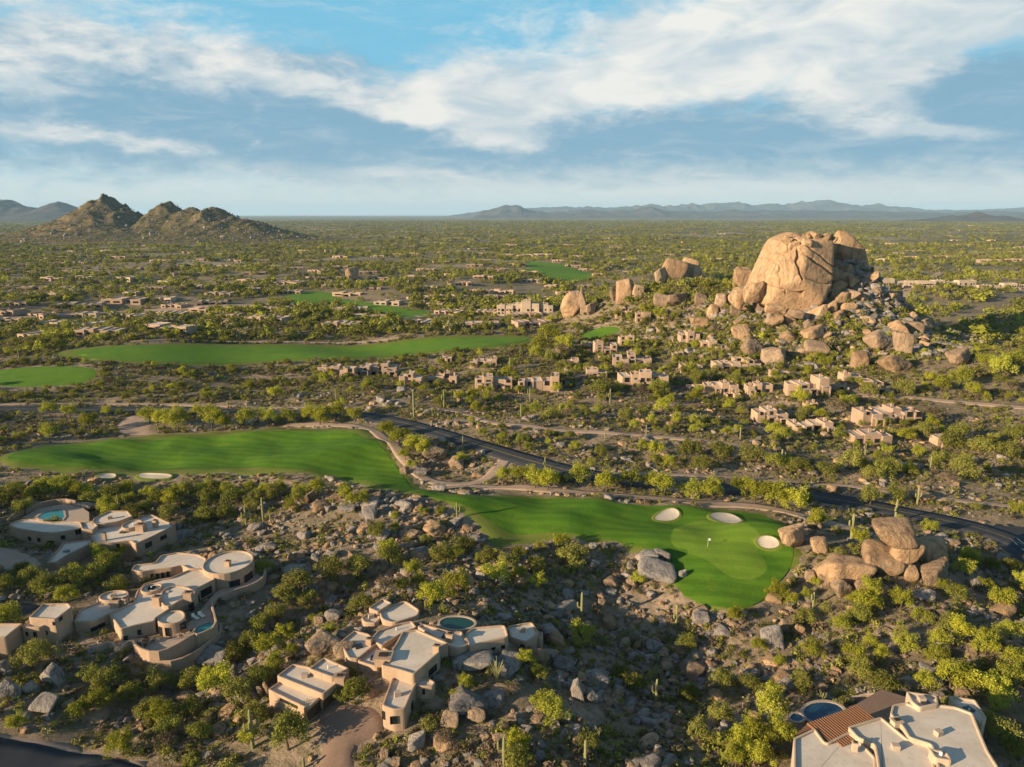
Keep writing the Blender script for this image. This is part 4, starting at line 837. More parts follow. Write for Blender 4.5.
# ------------------------------------------------------------------ plants
def crown(seed, rx, rz, cz, nl, nlf, leaf, droop=.0, flat=1.0, open_=.42, low=-.35):
    r = np.random.default_rng(seed); d = r.normal(size=(nl, 3)); d /= np.linalg.norm(d, axis=1)[:, None]; d[:, 2] = np.abs(d[:, 2])*1.1+low*r.random(nl)
    d[:, 2] = np.maximum(d[:, 2], -.75); c = d*r.uniform(.35, .78, nl)[:, None]*np.array([rx, rx, rz]); c[:, 2] += cz; lr = r.uniform(.7, 1.25, nl)*open_*rx
    k = r.integers(0, nl, nlf); dd = r.normal(size=(nlf, 3)); dd /= np.linalg.norm(dd, axis=1)[:, None]
    p = c[k]+dd*(lr[k]*r.random(nlf)**.42)[:, None]*np.array([1, 1, flat]); 
    n = dd*.9+np.array([0, 0, .25])+r.normal(size=(nlf, 3))*.55; n /= np.linalg.norm(n, axis=1)[:, None]
    a = np.cross(n, r.normal(size=(nlf, 3))); a /= np.linalg.norm(a, axis=1)[:, None]; b = np.cross(n, a)
    s = leaf*r.uniform(.55, 1.35, nlf)[:, None]; e = r.uniform(.5, 1, nlf)[:, None]
    V = np.stack([p-a*s*.5, p+b*s*.33*e-n*s*.06, p+a*s*.5, p-b*s*.33*e+n*s*.03], 1).reshape(-1, 3)
    F = np.arange(nlf*4).reshape(-1, 4); return V, F, c
def tree_proto(name, seed, leafm, hgt, rx, rz, nl, nlf, leaf, droop=0, trunk=True, cat='tree', **kw):
    V, F, c = crown(seed, rx, rz, hgt-rz*.85, nl, nlf, leaf, **kw); root = empty(name, (0, 0, 0), None, cat)
    cr = obj('crown', mesh_np('crown', V, F), M[leafm], root); r = random.Random(seed); b = MB(); f = (r.uniform(-.3, .3), r.uniform(-.3, .3), hgt*.3)
    b.tube([(0, 0, -.6), (f[0]*.4, f[1]*.4, hgt*.14), f], [rx*.055, rx*.045, rx*.035], 7)
    for q in c[np.argsort(-c[:, 2])][:7]:
        q = Vector(q); m = Vector(f)*.5+q*.5+Vector((r.uniform(-.3, .3), r.uniform(-.3, .3), .15)); b.tube([f, m, q], [rx*.03, rx*.02, rx*.008], 5)
    tk = b.build('trunk', M['bark'], root); KIDS[root.name] = [cr, tk]; return root
def bush_proto(name, seed, leafm, rx, rz, nl, nlf, leaf, **kw):
    V, F, c = crown(seed, rx, rz, rz*.35, nl, nlf, leaf, **kw); o = obj(name, mesh_np(name, V, F), M[leafm]); o['category'] = 'bush'; o['kind'] = 'thing'; return o
PV = [tree_proto('palo_verde_tree', 200+i, 'palo_leaf', 4.7, 3.0, 2.3, 26, 3600, .26, open_=.28, low=-.95) for i in range(6)]
MQ = [tree_proto('mesquite_tree', 220+i, 'mesquite_leaf', 4.0, 3.0, 2.0, 22, 3200, .28, open_=.33, low=-.95) for i in range(5)]
DT = [tree_proto('bare_tree', 240+i, 'dry_leaf', 4.2, 2.4, 1.8, 16, 900, .26, open_=.38) for i in range(3)]
CB_ = [bush_proto('creosote_bush', 250+i, 'creosote_leaf', 1.4, 1.15, 10, 800, .19, open_=.42) for i in range(5)]
BB_ = [bush_proto('bursage_bush', 260+i, 'bursage_leaf', 1.0, .75, 8, 420, .17, open_=.45) for i in range(5)]
# small clumps and far crowns used by the uncountable cover
TINY = [crown(280+i, 1.0, .7, .3, 7, 110, .34, open_=.45) for i in range(8)]
FARC = [crown(300+i, 3.0, 2.0, 1.7, 9, 150, .95, open_=.42) for i in range(8)]

XYT = []
def place(proto, x, y, s, rz=None, sz=None, label=None):
    o = proto if proto.name not in used else copy_tree(proto); used.add(proto.name)
    o.location = (x, y, float(h(x, y))-.05); o.rotation_euler = (0, 0, fr.uniform(0, 6.28) if rz is None else rz); o.scale = (s, s, s*(sz or fr.uniform(.85, 1.15)))
    if label: o['label'] = label
    return o
def by_px(kind, px, py, wpx, kindname, label=None):
    """a plant whose foot is at px, py and whose crown is wpx wide"""
    x, y, z = at(px, py); w = wpx*depth(x, y, z)/FPX; P_, r0 = kind; o = place(fr.choice(P_), x, y, w/(2*r0*.95))
    PLANTS.append((o, kindname, w, None)) if not label else o.__setitem__('label', label); XYT.append((x, y, w/2)); return o
KP, KM, KD, KC, KB = (PV, 3.0), (MQ, 3.0), (DT, 2.4), (CB_, 1.4), (BB_, 1.0)
KN = {id(KP): 'palo_verde_tree', id(KM): 'mesquite_tree', id(KD): 'bare_tree', id(KC): 'creosote_bush', id(KB): 'bursage_bush'}
HAND = [
 (KP, [(432, 606, 34), (521, 580, 18), (363, 506, 20), (352, 507, 18), (318, 625, 20), (330, 637, 18), (286, 640, 24), (292, 657, 18), (276, 670, 26), (517, 752, 34), (543, 712, 32), (525, 668, 24), (537, 676, 16), (465, 690, 20), (455, 700, 14), (123, 755, 34), (122, 556, 18), (100, 560, 20), (80, 720, 30), (100, 712, 30), (18, 732, 24), (252, 742, 28), (430, 598, 12), (770, 720, 40), (755, 745, 40), (780, 745, 36), (742, 750, 36), (760, 765, 36), (735, 765, 30), (772, 700, 26), (776, 600, 28), (790, 605, 18), (868, 612, 36), (900, 610, 28), (842, 632, 26), (812, 660, 30), (920, 625, 26), (938, 650, 28), (905, 655, 30), (950, 690, 40), (970, 692, 40), (990, 700, 44), (1010, 690, 36), (925, 690, 28), (960, 640, 30), (985, 655, 32), (1000, 610, 30), (965, 575, 26), (1010, 640, 30), (940, 590, 20), (985, 590, 20), (1015, 670, 32), (880, 660, 20),
   (522, 484, 26), (548, 490, 28), (578, 486, 32), (606, 492, 32), (630, 488, 28), (664, 495, 34), (692, 498, 28), (712, 500, 30), (740, 494, 26), (755, 504, 32), (775, 508, 34), (795, 512, 32), (650, 488, 22), (388, 438, 22), (398, 446, 24), (412, 452, 24), (424, 456, 22), (460, 464, 18), (505, 482, 24), (535, 488, 26), (405, 460, 18), (411, 470, 14), (150, 424, 26), (165, 428, 30), (178, 430, 28), (213, 429, 30), (225, 430, 22), (245, 428, 26), (268, 426, 24), (288, 424, 24), (310, 421, 24), (335, 421, 30), (320, 425, 22), (355, 422, 20), (90, 430, 22), (50, 440, 20), (70, 418, 18), (50, 416, 22),
   (318, 496, 24), (60, 497, 28), (45, 496, 26), (130, 497, 24), (205, 497, 24), (228, 498, 24), (345, 501, 22), (75, 499, 24), (90, 500, 22), (35, 500, 22), (15, 495, 22), (250, 495, 20), (265, 497, 20), (280, 496, 20), (300, 497, 20), (180, 500, 24), (150, 499, 22), (290, 512, 18), (240, 500, 18), (130, 505, 20), (560, 535, 0), (423, 516, 14), (437, 532, 14), (395, 532, 14), (395, 520, 12), (640, 585, 22), (548, 345, 30), (565, 352, 26), (540, 352, 24), (535, 360, 18), (645, 318, 18), (660, 322, 18), (662, 414, 20), (695, 402, 16), (690, 375, 16), (820, 420, 16), (847, 408, 22), (800, 405, 20), (905, 442, 20), (985, 370, 26), (1000, 380, 30), (960, 388, 26), (940, 392, 22), (1012, 370, 26), (975, 398, 24)]),
 (KM, [(355, 699, 34), (340, 700, 20), (190, 690, 34), (160, 690, 34), (130, 700, 32), (248, 652, 30), (262, 632, 28), (285, 600, 30), (300, 590, 34), (330, 580, 36), (360, 575, 34), (390, 568, 34), (310, 605, 28), (265, 575, 26), (440, 560, 28), (465, 552, 26), (490, 565, 26), (70, 590, 34), (45, 595, 30), (95, 580, 28), (110, 570, 28), (30, 585, 26), (10, 590, 26), (60, 520, 0), (150, 640, 0), (170, 735, 32), (150, 720, 34), (200, 740, 30), (190, 715, 32), (110, 690, 34), (90, 680, 26), (236, 660, 30), (278, 620, 26), (635, 690, 28), (620, 680, 26), (540, 680, 20), (700, 740, 30), (720, 720, 30), (690, 700, 26), (720, 690, 30), (750, 690, 28), (800, 690, 26), (1000, 745, 40), (985, 730, 36), (1018, 760, 40), (900, 640, 22), (955, 600, 26), (1010, 575, 26), (990, 570, 22), (775, 470, 26), (800, 475, 28), (825, 478, 26), (850, 470, 30), (720, 460, 30), (750, 462, 32), (690, 458, 28), (700, 470, 26), (885, 478, 30), (870, 505, 26), (895, 503, 24), (950, 450, 30), (980, 455, 28), (1005, 460, 28), (960, 440, 28), (925, 440, 24), (1015, 440, 28), (40, 500, 30), (10, 505, 30), (25, 515, 24), (90, 505, 24), (110, 500, 28), (160, 505, 28), (190, 500, 26), (215, 498, 26), (230, 505, 24), (170, 520, 24), (205, 522, 28), (225, 520, 24), (255, 503, 22), (275, 500, 24), (300, 502, 22), (145, 515, 22), (625, 420, 20), (840, 440, 20), (735, 388, 22), (870, 400, 24), (905, 395, 22), (700, 385, 24), (660, 395, 24), (560, 382, 20), (600, 395, 26)]),
 (KD, [(445, 750, 26), (165, 752, 26), (150, 748, 22), (512, 695, 18), (455, 755, 20), (835, 415, 24), (930, 425, 24), (640, 404, 22), (560, 360, 18)]),
]
for kind, L in HAND:
    for (px, py, w) in L:
        if w: by_px(kind, px, py, w, KN[id(kind)])
for (c0, c1, c2, c3) in CAS+[(497, 553, 318, 297)]:
    for j in range(max(2, int((c1-c0)/11))):
        k_ = fr.choice([KP, KM, KM, KC]); by_px(k_, c0+(c1-c0)*(j+fr.uniform(.1, .9))/max(2, int((c1-c0)/11)), c2+fr.uniform(1.5, 5), fr.uniform(8, 14), KN[id(k_)])
EXC_N = len(EXCL)
def roadfree(X, Y):
    ok = np.ones(len(X), bool)
    for P in ROADFREE: ok &= ~pip(P, X, Y)
    return ok
def allowed(X, Y):
    ok = np.ones(len(X), bool)
    for P in EXCL: ok &= ~pip(P, X, Y)
    return ok
def scatter_xy(n, r0, r1, pw=1.0, a=44):
    u = rng.random(n); d = (r0**(2*pw)+(r1**(2*pw)-r0**(2*pw))*u)**(1/(2*pw)); t = np.radians(rng.uniform(-a, a, n)); return d*np.sin(t), d*np.cos(t)
def vnoise(X, Y, lam, seed):
    kx, ky, p, a = waves(seed, 10, lam, 1.0); return sum(np.sin(kx[j]*X+ky[j]*Y+p[j]) for j in range(10))*a
HX, HY = np.array([q[0] for q in XYT]), np.array([q[1] for q in XYT])
def thin(X, Y, gap):
    cell = {}; keep = np.zeros(len(X), bool)
    for i, (x, y, g) in enumerate(zip(X, Y, gap)):
        c = (int(x//4), int(y//4)); ok = True
        for a in (-1, 0, 1):
            for b in (-1, 0, 1):
                for (u, v, k) in cell.get((c[0]+a, c[1]+b), ()):
                    if (u-x)**2+(v-y)**2 < (.5*(g+k))**2: ok = False
        if ok: keep[i] = True; cell.setdefault(c, []).append((x, y, g))
    return keep
# countable trees and bushes
X, Y = scatter_xy(11000, 84, 640, .8); m = allowed(X, Y) & roadfree(X, Y)
for a in np.linspace(0, 6.28, 6, endpoint=False): m &= allowed(X+2.2*math.cos(a), Y+2.2*math.sin(a))
RX = np.array(ROCKXY)
knoll = np.exp(-(((X-g0(420, 520)[0])/42)**2+((Y-g0(420, 520)[1])/26)**2))
dens = np.clip(.5+.4*vnoise(X, Y, 45, 31)-.9*knoll, 0.03, 1); m &= rng.random(len(X)) < dens; PX_, PY_ = proj(X, Y, 0*X); m &= ~((PX_ < 470) & (PY_ > 468) & (PY_ < 496+np.maximum(0, PX_-360)*.3))
hc_, hy_ = g0(600, 690); m &= ~((np.hypot(X-hc_, (Y-hy_)*1.2) < 34) & (rng.random(len(X)) < .75))
X, Y = X[m], Y[m]; d2 = np.min((X[:, None]-HX)**2+(Y[:, None]-HY)**2, 1); m = d2 > 9; X, Y = X[m], Y[m]
dd = np.min(np.hypot(X[:, None]-RX[:, 0], Y[:, None]-RX[:, 1])-RX[:, 2], 1); m = dd > .3; X, Y = X[m], Y[m]
kind = rng.random(len(X)); right = (X > 40) | (Y > 260)
K = np.where(kind < np.where(right, .32, .15), 0, np.where(kind < .5, 1, np.where(kind < .54, 2, np.where(kind < .78, 3, 4))))
Sz = np.array([(2.9, 3.0, 2.4, 1.5, 1.1)[k] for k in K])*rng.lognormal(0, .25, len(X))*.9
k = thin(X, Y, Sz*1.3); X, Y, K, Sz = X[k], Y[k], K[k], Sz[k]
app = Sz/np.hypot(X, Y); order = np.argsort(-app); cnt = {}
for q in PLANTS: cnt[q[1]] = cnt.get(q[1], 0)+1
KL = [(PV, 3.0, 'palo_verde_tree'), (MQ, 3.0, 'mesquite_tree'), (DT, 2.4, 'bare_tree'), (CB_, 1.4, 'creosote_bush'), (BB_, 1.0, 'bursage_bush')]
rest = []
for i in order:
    P_, r0, nm = KL[K[i]]
    if cnt.get(nm, 0) < (280 if nm != 'bare_tree' else 40):
        cnt[nm] = cnt.get(nm, 0)+1; o = place(fr.choice(P_), X[i], Y[i], Sz[i]/r0); PLANTS.append((o, nm, Sz[i]*2, None))
    else: rest.append(i)
print('individuals', cnt, 'rest', len(rest))

# ------------------------------------------------------------------ uncountable cover: one object each, crowns spread by geometry nodes
def spread(name, X, Y, Z, S3, idx, meshes, label=None):
    n = len(X); rz = rng.uniform(0, 6.28, n)
    me = bpy.data.meshes.new(name); me.vertices.add(n); me.vertices.foreach_set('co', np.column_stack([X, Y, Z]).astype(np.float32).ravel())
    a = me.attributes.new('scl', 'FLOAT_VECTOR', 'POINT'); a.data.foreach_set('vector', S3.astype(np.float32).ravel())
    a = me.attributes.new('rot', 'FLOAT_VECTOR', 'POINT'); a.data.foreach_set('vector', np.column_stack([0*rz, 0*rz, rz]).astype(np.float32).ravel())
    a = me.attributes.new('pick', 'INT', 'POINT'); a.data.foreach_set('value', idx.astype(np.int32))
    o = obj(name, me); tag(o, kind='stuff')
    ng = bpy.data.node_groups.new(name, 'GeometryNodeTree'); ng.interface.new_socket('Geometry', in_out='INPUT', socket_type='NodeSocketGeometry'); ng.interface.new_socket('Geometry', in_out='OUTPUT', socket_type='NodeSocketGeometry')
    gi = ng.nodes.new('NodeGroupInput'); go = ng.nodes.new('NodeGroupOutput'); ip = ng.nodes.new('GeometryNodeInstanceOnPoints'); jn = ng.nodes.new('GeometryNodeJoinGeometry')
    for ob in meshes:
        oi = ng.nodes.new('GeometryNodeObjectInfo'); oi.inputs['Object'].default_value = ob; oi.transform_space = 'ORIGINAL'; oi.inputs['As Instance'].default_value = False
        g2 = ng.nodes.new('GeometryNodeGeometryToInstance'); ng.links.new(oi.outputs['Geometry'], g2.inputs[0]); ng.links.new(g2.outputs[0], jn.inputs[0])
    def na(nm, ty): q = ng.nodes.new('GeometryNodeInputNamedAttribute'); q.data_type = ty; q.inputs['Name'].default_value = nm; return q.outputs['Attribute']
    ng.links.new(gi.outputs[0], ip.inputs['Points']); ng.links.new(jn.outputs[0], ip.inputs['Instance']); ip.inputs['Pick Instance'].default_value = True
    ng.links.new(na('pick', 'INT'), ip.inputs['Instance Index']); ng.links.new(na('scl', 'FLOAT_VECTOR'), ip.inputs['Scale']); ng.links.new(na('rot', 'FLOAT_VECTOR'), ip.inputs['Rotation'])
    ng.links.new(ip.outputs[0], go.inputs[0]); md = o.modifiers.new('spread', 'NODES'); md.node_group = ng; return o
kid = lambda P_: [KIDS[p.name][0] for p in P_]
# the rest of the mid trees, and the tree cover of the plain
RX_ = np.array([X[i] for i in rest]); RY_ = np.array([Y[i] for i in rest]); RS = np.array([Sz[i]/3.0 for i in rest])
X2, Y2 = scatter_xy(56000, 480, 2300, .62, 42); m = allowed(X2, Y2) & (rng.random(len(X2)) < np.clip(.5+.34*vnoise(X2, Y2, 190, 41)+.34*vnoise(X2, Y2, 60, 43), .03, 1)) & (np.hypot(X2-177, Y2-440) > 60); X2, Y2 = X2[m], Y2[m]
X3, Y3 = scatter_xy(40000, 2200, 9000, .45, 41); m = (rng.random(len(X3)) < np.clip(.5+.4*vnoise(X3, Y3, 700, 42)+.35*vnoise(X3, Y3, 240, 44), .04, 1)); X3, Y3 = X3[m], Y3[m]
S2 = rng.lognormal(.1, .42, len(X2)); S3_ = rng.lognormal(.75, .35, len(X3))*np.clip(Y3/3500, 1, 2)
spread('thicket', RX_, RY_, h(RX_, RY_)-.1, np.column_stack([RS, RS, RS*rng.uniform(.8, 1.1, len(RS))]), rng.integers(0, 8, len(RS)), (kid(PV)+kid(MQ))[:3]+kid(MQ)[:4]+kid(DT)[:1])
XX = np.concatenate([X2, X3]); YY = np.concatenate([Y2, Y3]); SS = np.concatenate([S2, S3_]); n = len(XX)
S3v = np.column_stack([SS, SS, np.minimum(SS, 2.2)*rng.uniform(.8, 1.15, n)])
nf = len(FARC)
protoF = []
for i, (V, F, c) in enumerate(FARC):   # far trees standing on the plain, each a real tree of its own as well
    x, y = [(-300, 640), (-120, 700), (60, 690), (-420, 760), (-30, 860), (-230, 900), (330, 900), (160, 980)][i]
    o = obj('palo_verde_tree' if i % 2 == 0 else 'mesquite_tree', mesh_np('far_crown', V, F), M[['palo_leaf', 'mesquite_leaf', 'far_leaf', 'mesquite_leaf', 'creosote_leaf', 'mesquite_leaf', 'far_leaf', 'bursage_leaf'][i]]); o.location = (x, y, float(h(x, y))); o.rotation_euler = (0, 0, i); tag(o, None, 'tree', None, 'thing'); PLANTS.append((o, o.name.split('.')[0], 6, None)); protoF.append(o)
spread('woodland', XX, YY, h(XX, YY)-.1, S3v, rng.integers(0, nf, n), protoF)
a = rng.uniform(0, 6.28, 4600); d = rng.uniform(8, 108, 4600); XM = 182+d*np.cos(a); YM = 440+d*np.sin(a); m = allowed(XM, YM) & (np.hypot(XM-gx, YM-gy) > 19) & (rng.random(4600) < np.where(XM > 200, .3, .85)); XM, YM = XM[m], YM[m]; s = rng.lognormal(-.62, .35, len(XM))
spread('hill_scrub', XM, YM, h(XM, YM)+.1, np.column_stack([s, s, s]), rng.integers(0, nf, len(XM)), protoF)
# low scrub
X4, Y4 = scatter_xy(105000, 80, 560, .66, 43); m = allowed(X4, Y4); m &= rng.random(len(X4)) < np.clip(.66+.42*vnoise(X4, Y4, 22, 51)-.45*np.exp(-(((X4-g0(420, 525)[0])/38)**2+((Y4-g0(420, 525)[1])/24)**2)), .08, 1); X4, Y4 = X4[m], Y4[m]
protoT = []
for i, (V, F, c) in enumerate(TINY):
    px, py = [(560, 720), (620, 745), (640, 735), (530, 620), (700, 650), (480, 610), (820, 690), (330, 560)][i]; x, y, z = at(px, py)
    o = obj('bursage_bush' if i % 2 else 'creosote_bush', mesh_np('low_bush', V, F), M[['bursage_leaf', 'creosote_leaf', 'mesquite_leaf', 'dry_leaf'][i % 4]]); o.location = (x, y, z); o.scale = (.8, .8, .8); tag(o, None, 'bush', None, 'thing'); PLANTS.append((o, o.name.split('.')[0], 1.6, None)); protoT.append(o)
n = len(X4); s = rng.lognormal(-.42, .38, n)*np.clip(np.hypot(X4, Y4)/260, 1, 1.7); spread('scrub', X4, Y4, h(X4, Y4)-.05, np.column_stack([s, s, s*rng.uniform(.7, 1.2, n)]), rng.integers(0, 8, n), protoT)
# loose stones
X5, Y5 = scatter_xy(52000, 84, 330, .7, 42); kn = np.exp(-(((X5-g0(400, 530)[0])/38)**2+((Y5-g0(400, 530)[1])/26)**2)); k2 = np.exp(-((X5-g0(600, 640)[0])/40)**2-((Y5-g0(600, 640)[1])/22)**2); k3 = np.exp(-((X5-g0(225, 670)[0])/14)**2-((Y5-g0(225, 670)[1])/16)**2)
m = allowed(X5, Y5) & (rng.random(len(X5)) < np.clip(.12+.3*vnoise(X5, Y5, 16, 61)+.75*kn+.5*k2+.6*k3, 0.02, 1)); X5, Y5 = X5[m], Y5[m]; kn = kn[m]
a = rng.uniform(0, 6.28, 9000); d = rng.uniform(5, 100, 9000); X6 = 182+d*np.cos(a); Y6 = 440+d*np.sin(a); m = allowed(X6, Y6) & (Y6 < 470) & (rng.random(9000) < np.where(X6 > 195, .7, .22)) ; X6, Y6 = X6[m], Y6[m]
s5 = rng.lognormal(-.85, .55, len(X5))*(1+.15*kn); s6 = rng.lognormal(.3, .45, len(X6)); i6 = rng.integers(0, 4, len(X6))*2+1
XX = np.concatenate([X5, X6]); YY = np.concatenate([Y5, Y6]); s = np.minimum(np.concatenate([s5, s6]), 3.2); n = len(XX)
stones = []
for i in range(8):
    mat = ['granite_grey', 'granite', 'granite_white', 'granite_warm'][i % 4]; me = boulder_mesh('stone', 400+i, 4, noise_amp=.1, p=30, npl=13); me.materials.append(M[mat])
    px, py = [(380, 540), (410, 530), (350, 530), (440, 545), (600, 650), (620, 630), (230, 690), (460, 590)][i]; x, y, z = at(px, py); o = obj('boulder', me, loc=(x, y, z+.2)); tag(o, None, 'boulder', None, 'thing'); o.scale = (.9, .8, .6); PLANTS.append((o, 'boulder', 1.8, mat)); stones.append(o)
spread('rubble', XX, YY, h(XX, YY)+s*.12, np.column_stack([s*rng.uniform(.8, 1.5, n), s, s*rng.uniform(.5, .9, n)]), np.concatenate([rng.integers(0, 8, len(X5)), i6]), stones)

# ------------------------------------------------------------------ saguaros
def column(pts, rad, n=18):
    pts = [Vector(p) for p in pts]; L = []
    for i, p in enumerate(pts):
        t = (pts[min(i+1, len(pts)-1)]-pts[max(i-1, 0)]).normalized(); a = t.cross(Vector((0.05, 1, .1))).normalized(); b = t.cross(a)
        L.append([tuple(p+(a*math.cos(2*math.pi*k/n)+b*math.sin(2*math.pi*k/n))*rad[i]*(1.0 if k % 2 else .8)) for k in range(n)])
    return L
def saguaro(px, py, hp, arms, label):
    x, y, z = at(px, py); dp = depth(x, y, z); H = hp*dp/FPX*1.06; r0 = max(.2, min(.34, H*.045)); root = empty('saguaro_cactus', (x, y, z), label, 'cactus')
    if not label: PLANTS.append((root, 'saguaro_cactus', H, 'arms%d' % arms))
    b = MB(); zs = [-.5, H*.15, H*.5, H*.85, H*.95, H*.985, H]; rr = [r0*.85, r0, r0*1.1, r0, r0*.8, r0*.5, r0*.12]
    b.rings(column([(0, 0, q) for q in zs], rr), True); b.build('stem', M['cactus'], root)
    rot = fr.uniform(-.6, .6)
    for k in range(arms):
        s = 1 if k % 2 else -1; a = rot+(0 if s > 0 else math.pi)+fr.uniform(-.4, .4); c, sn = math.cos(a), math.sin(a); zb = H*fr.uniform(.38, .58); L = H*fr.uniform(.2, .36); w = r0*fr.uniform(2.6, 3.6); m = MB()
        p = [(c*q, sn*q, zz) for q, zz in ((r0*.5, zb), (w*.7, zb-.05), (w, zb+.25), (w*1.04, zb+L*.6), (w*1.02, zb+L*.93), (w*1.02, zb+L))]
        m.rings(column(p, [r0*.55, r0*.62, r0*.68, r0*.66, r0*.5, r0*.1], 14), True); m.build('arm', M['cactus'], root)
SAG = [(414, 419, 28, 0), (444, 407, 17, 1), (457, 519, 17, 2), (781, 468, 19, 2), (851, 541, 28, 2), (895, 521, 22, 2), (917, 505, 19, 2), (581.6, 618, 27, 1), (676, 628, 24, 1), (573, 644, 18, 0), (812.6, 609, 18, 2), (656, 704, 27, 1), (585, 770, 33, 0), (263.5, 521, 24, 0), (246.5, 527, 22, 2), (271, 526, 12, 0), (253, 748, 42, 2), (504, 768, 34, 2), (304, 768, 12, 0), (119, 509, 15, 3), (126, 508, 11, 0), (20, 363, 13, 1), (510, 373, 15, 0), (530, 402, 14, 1), (521, 418, 14, 0), (605, 439, 12, 0), (646, 437, 12, 1), (610, 404, 15, 2), (496, 676, 16, 0), (336, 400, 12, 0), (463, 448, 12, 0), (545, 470, 13, 1), (930, 470, 14, 1), (865, 455, 12, 1), (740, 440, 13, 0), (700, 425, 12, 2), (60, 660, 20, 1), (625, 455, 13, 0), (560, 418, 12, 0)]
for s_ in SAG: saguaro(*s_, None)
# ocotillo fan
def ocotillo(px, py, hp, label):
    x, y, z = at(px, py); H = hp*depth(x, y, z)/FPX; b = MB(); r = random.Random(int(px))
    for k in range(22):
        a = r.uniform(0, 6.28); t = r.uniform(.1, .42)*H; L = H*r.uniform(.8, 1.05); c, s = math.cos(a), math.sin(a)
        b.tube([(c*.1, s*.1, -.2), (c*t*.35, s*t*.35, L*.5), (c*t, s*t, L)], [.07, .06, .03], 5)
    o = b.build('ocotillo', M['cactus'], loc=None); o.location = (x, y, z); tag(o, label, 'desert plant', None, 'thing')
ocotillo(497, 683, 24, 'spiky upright ocotillo with thin stalks below the driveway house'); ocotillo(305, 716, 18, 'spiky ocotillo at the garage corner of the driveway house')
ocotillo(598, 740, 14, 'low spiky ocotillo beside the bare sandy patch'); ocotillo(820, 705, 15, 'thin ocotillo beside the dark blue oval pool')
# flag on the green
x, y, z = at(520+640/3.413, 460+302/3.413); fl = empty('golf_flag', (x, y, z+.2), 'small golf flagstick standing on the putting surface', 'flag')
b = MB(); b.tube([(0, 0, 0), (0, 0, 2.4)], [.03, .025], 8); b.build('pole', M['white_metal'], fl)
b = MB(); nU = 6
Vf = [(.03+.7*i/nU, .06*math.sin(i*1.2), 2.38-.5*j) for j in (0, 1) for i in range(nU+1)]; b.add(Vf, [(i, i+1, nU+2+i, nU+1+i) for i in range(nU)]); b.build('cloth', M['flag_cloth'], fl)

# ------------------------------------------------------------------ hills and mountains
def ridged(X, Y, lam, seed, octs=5):
    z = 0; a = 1.0
    for o in range(octs):
        kx, ky, p, _ = waves(seed+o, 8, lam, 1.0); s = sum(np.sin(kx[j]*X+ky[j]*Y+p[j]) for j in range(8))/4; z = z+a*(1-np.minimum(np.abs(s), 1)); lam *= .5; a *= .5
    return z/2
def hill(name, x0, x1, y0, y1, nx, ny, peaks, mat, rough, lam, seed, kind='structure'):
    X, Y = np.meshgrid(np.linspace(x0, x1, nx), np.linspace(y0, y1, ny)); Z = np.zeros_like(X)
    for (px, pz, yy, sx, sy, ex) in peaks:
        d = yy; cx = (px-CX)/FPX*d*CP; Z = np.maximum(Z, pz*np.exp(-(np.hypot((X-cx)/sx, (Y-yy)/sy))**ex))
    e = np.minimum(1, Z/(.25*max(p[1] for p in peaks))); Z = Z*(1+rough*(ridged(X, Y, lam, seed)-.75))
    w = np.minimum.reduce([(X-x0)/(x1-x0), (x1-X)/(x1-x0), (Y-y0)/(y1-y0), (y1-Y)/(y1-y0)]); Z = Z*np.clip(w*12, 0, 1)-2
    i = np.arange(ny-1)[:, None]*nx+np.arange(nx-1)[None, :]; F = np.stack([i, i+1, i+nx+1, i+nx], -1).reshape(-1, 4)
    me = mesh_np(name, np.stack([X, Y, Z], -1).reshape(-1, 3), F); me.materials.append(M[mat]); return tag(obj(name, me, smooth=True), kind=kind), (X, Y, Z)
def zpk(py, d): r_ = ray(512, py); return CAMZ+r_[2]/r_[1]*d
dh = 2350
H1, g1 = hill('hill', -1950, -450, 1950, 2800, 340, 200, [(107, zpk(193.5, dh), dh, 165, 190, 1.25), (75, 62, dh-60, 120, 120, 1.4)], 'hill_scrub', .34, 130, 71)
H2, g2 = hill('hill', -1650, -380, 1850, 2700, 320, 200, [(168, zpk(200.5, dh), dh, 110, 150, 1.5), (212, zpk(206, dh-80), dh-80, 150, 150, 1.4), (245, 75, dh-100, 130, 140, 1.3), (190, zpk(207, dh), dh-40, 130, 120, 1.6)], 'hill_scrub', .34, 120, 81)
# scrub and rocks covering the hills
HXs, HYs, HZs = [], [], []
for (gX, gY, gZ) in (g1, g2):
    q = np.nonzero((gZ > 6).ravel())[0]; q = rng.choice(q, 9000); HXs.append(gX.ravel()[q]+rng.uniform(-3, 3, 9000)); HYs.append(gY.ravel()[q]+rng.uniform(-3, 3, 9000)); HZs.append(gZ.ravel()[q])
HXs, HYs, HZs = map(np.concatenate, (HXs, HYs, HZs)); n = len(HXs); s = rng.lognormal(-.35, .4, n); spread('hillside_scrub', HXs, HYs, HZs-1, np.column_stack([s, s, s*.7]), rng.integers(0, 8, n), protoF)
q = rng.choice(n, 2600); s = rng.lognormal(.2, .5, 2600); spread('hillside_rubble', HXs[q]+9, HYs[q]-4, HZs[q], np.column_stack([s*1.2, s, s*.9]), rng.integers(0, 4, 2600)*2+1, stones)
d1 = 9500
hill('mountains', -9500, -4300, 8200, 11200, 260, 90, [(0, zpk(197, d1), d1, 520, 700, 1.4), (28, zpk(204, d1), d1, 420, 600, 1.5), (62, zpk(201, d1), d1, 360, 600, 1.5), (-40, zpk(190, d1), d1, 700, 700, 1.4), (82, zpk(208, d1), d1, 300, 500, 1.5)], 'mountain_rock', .4, 900, 91)
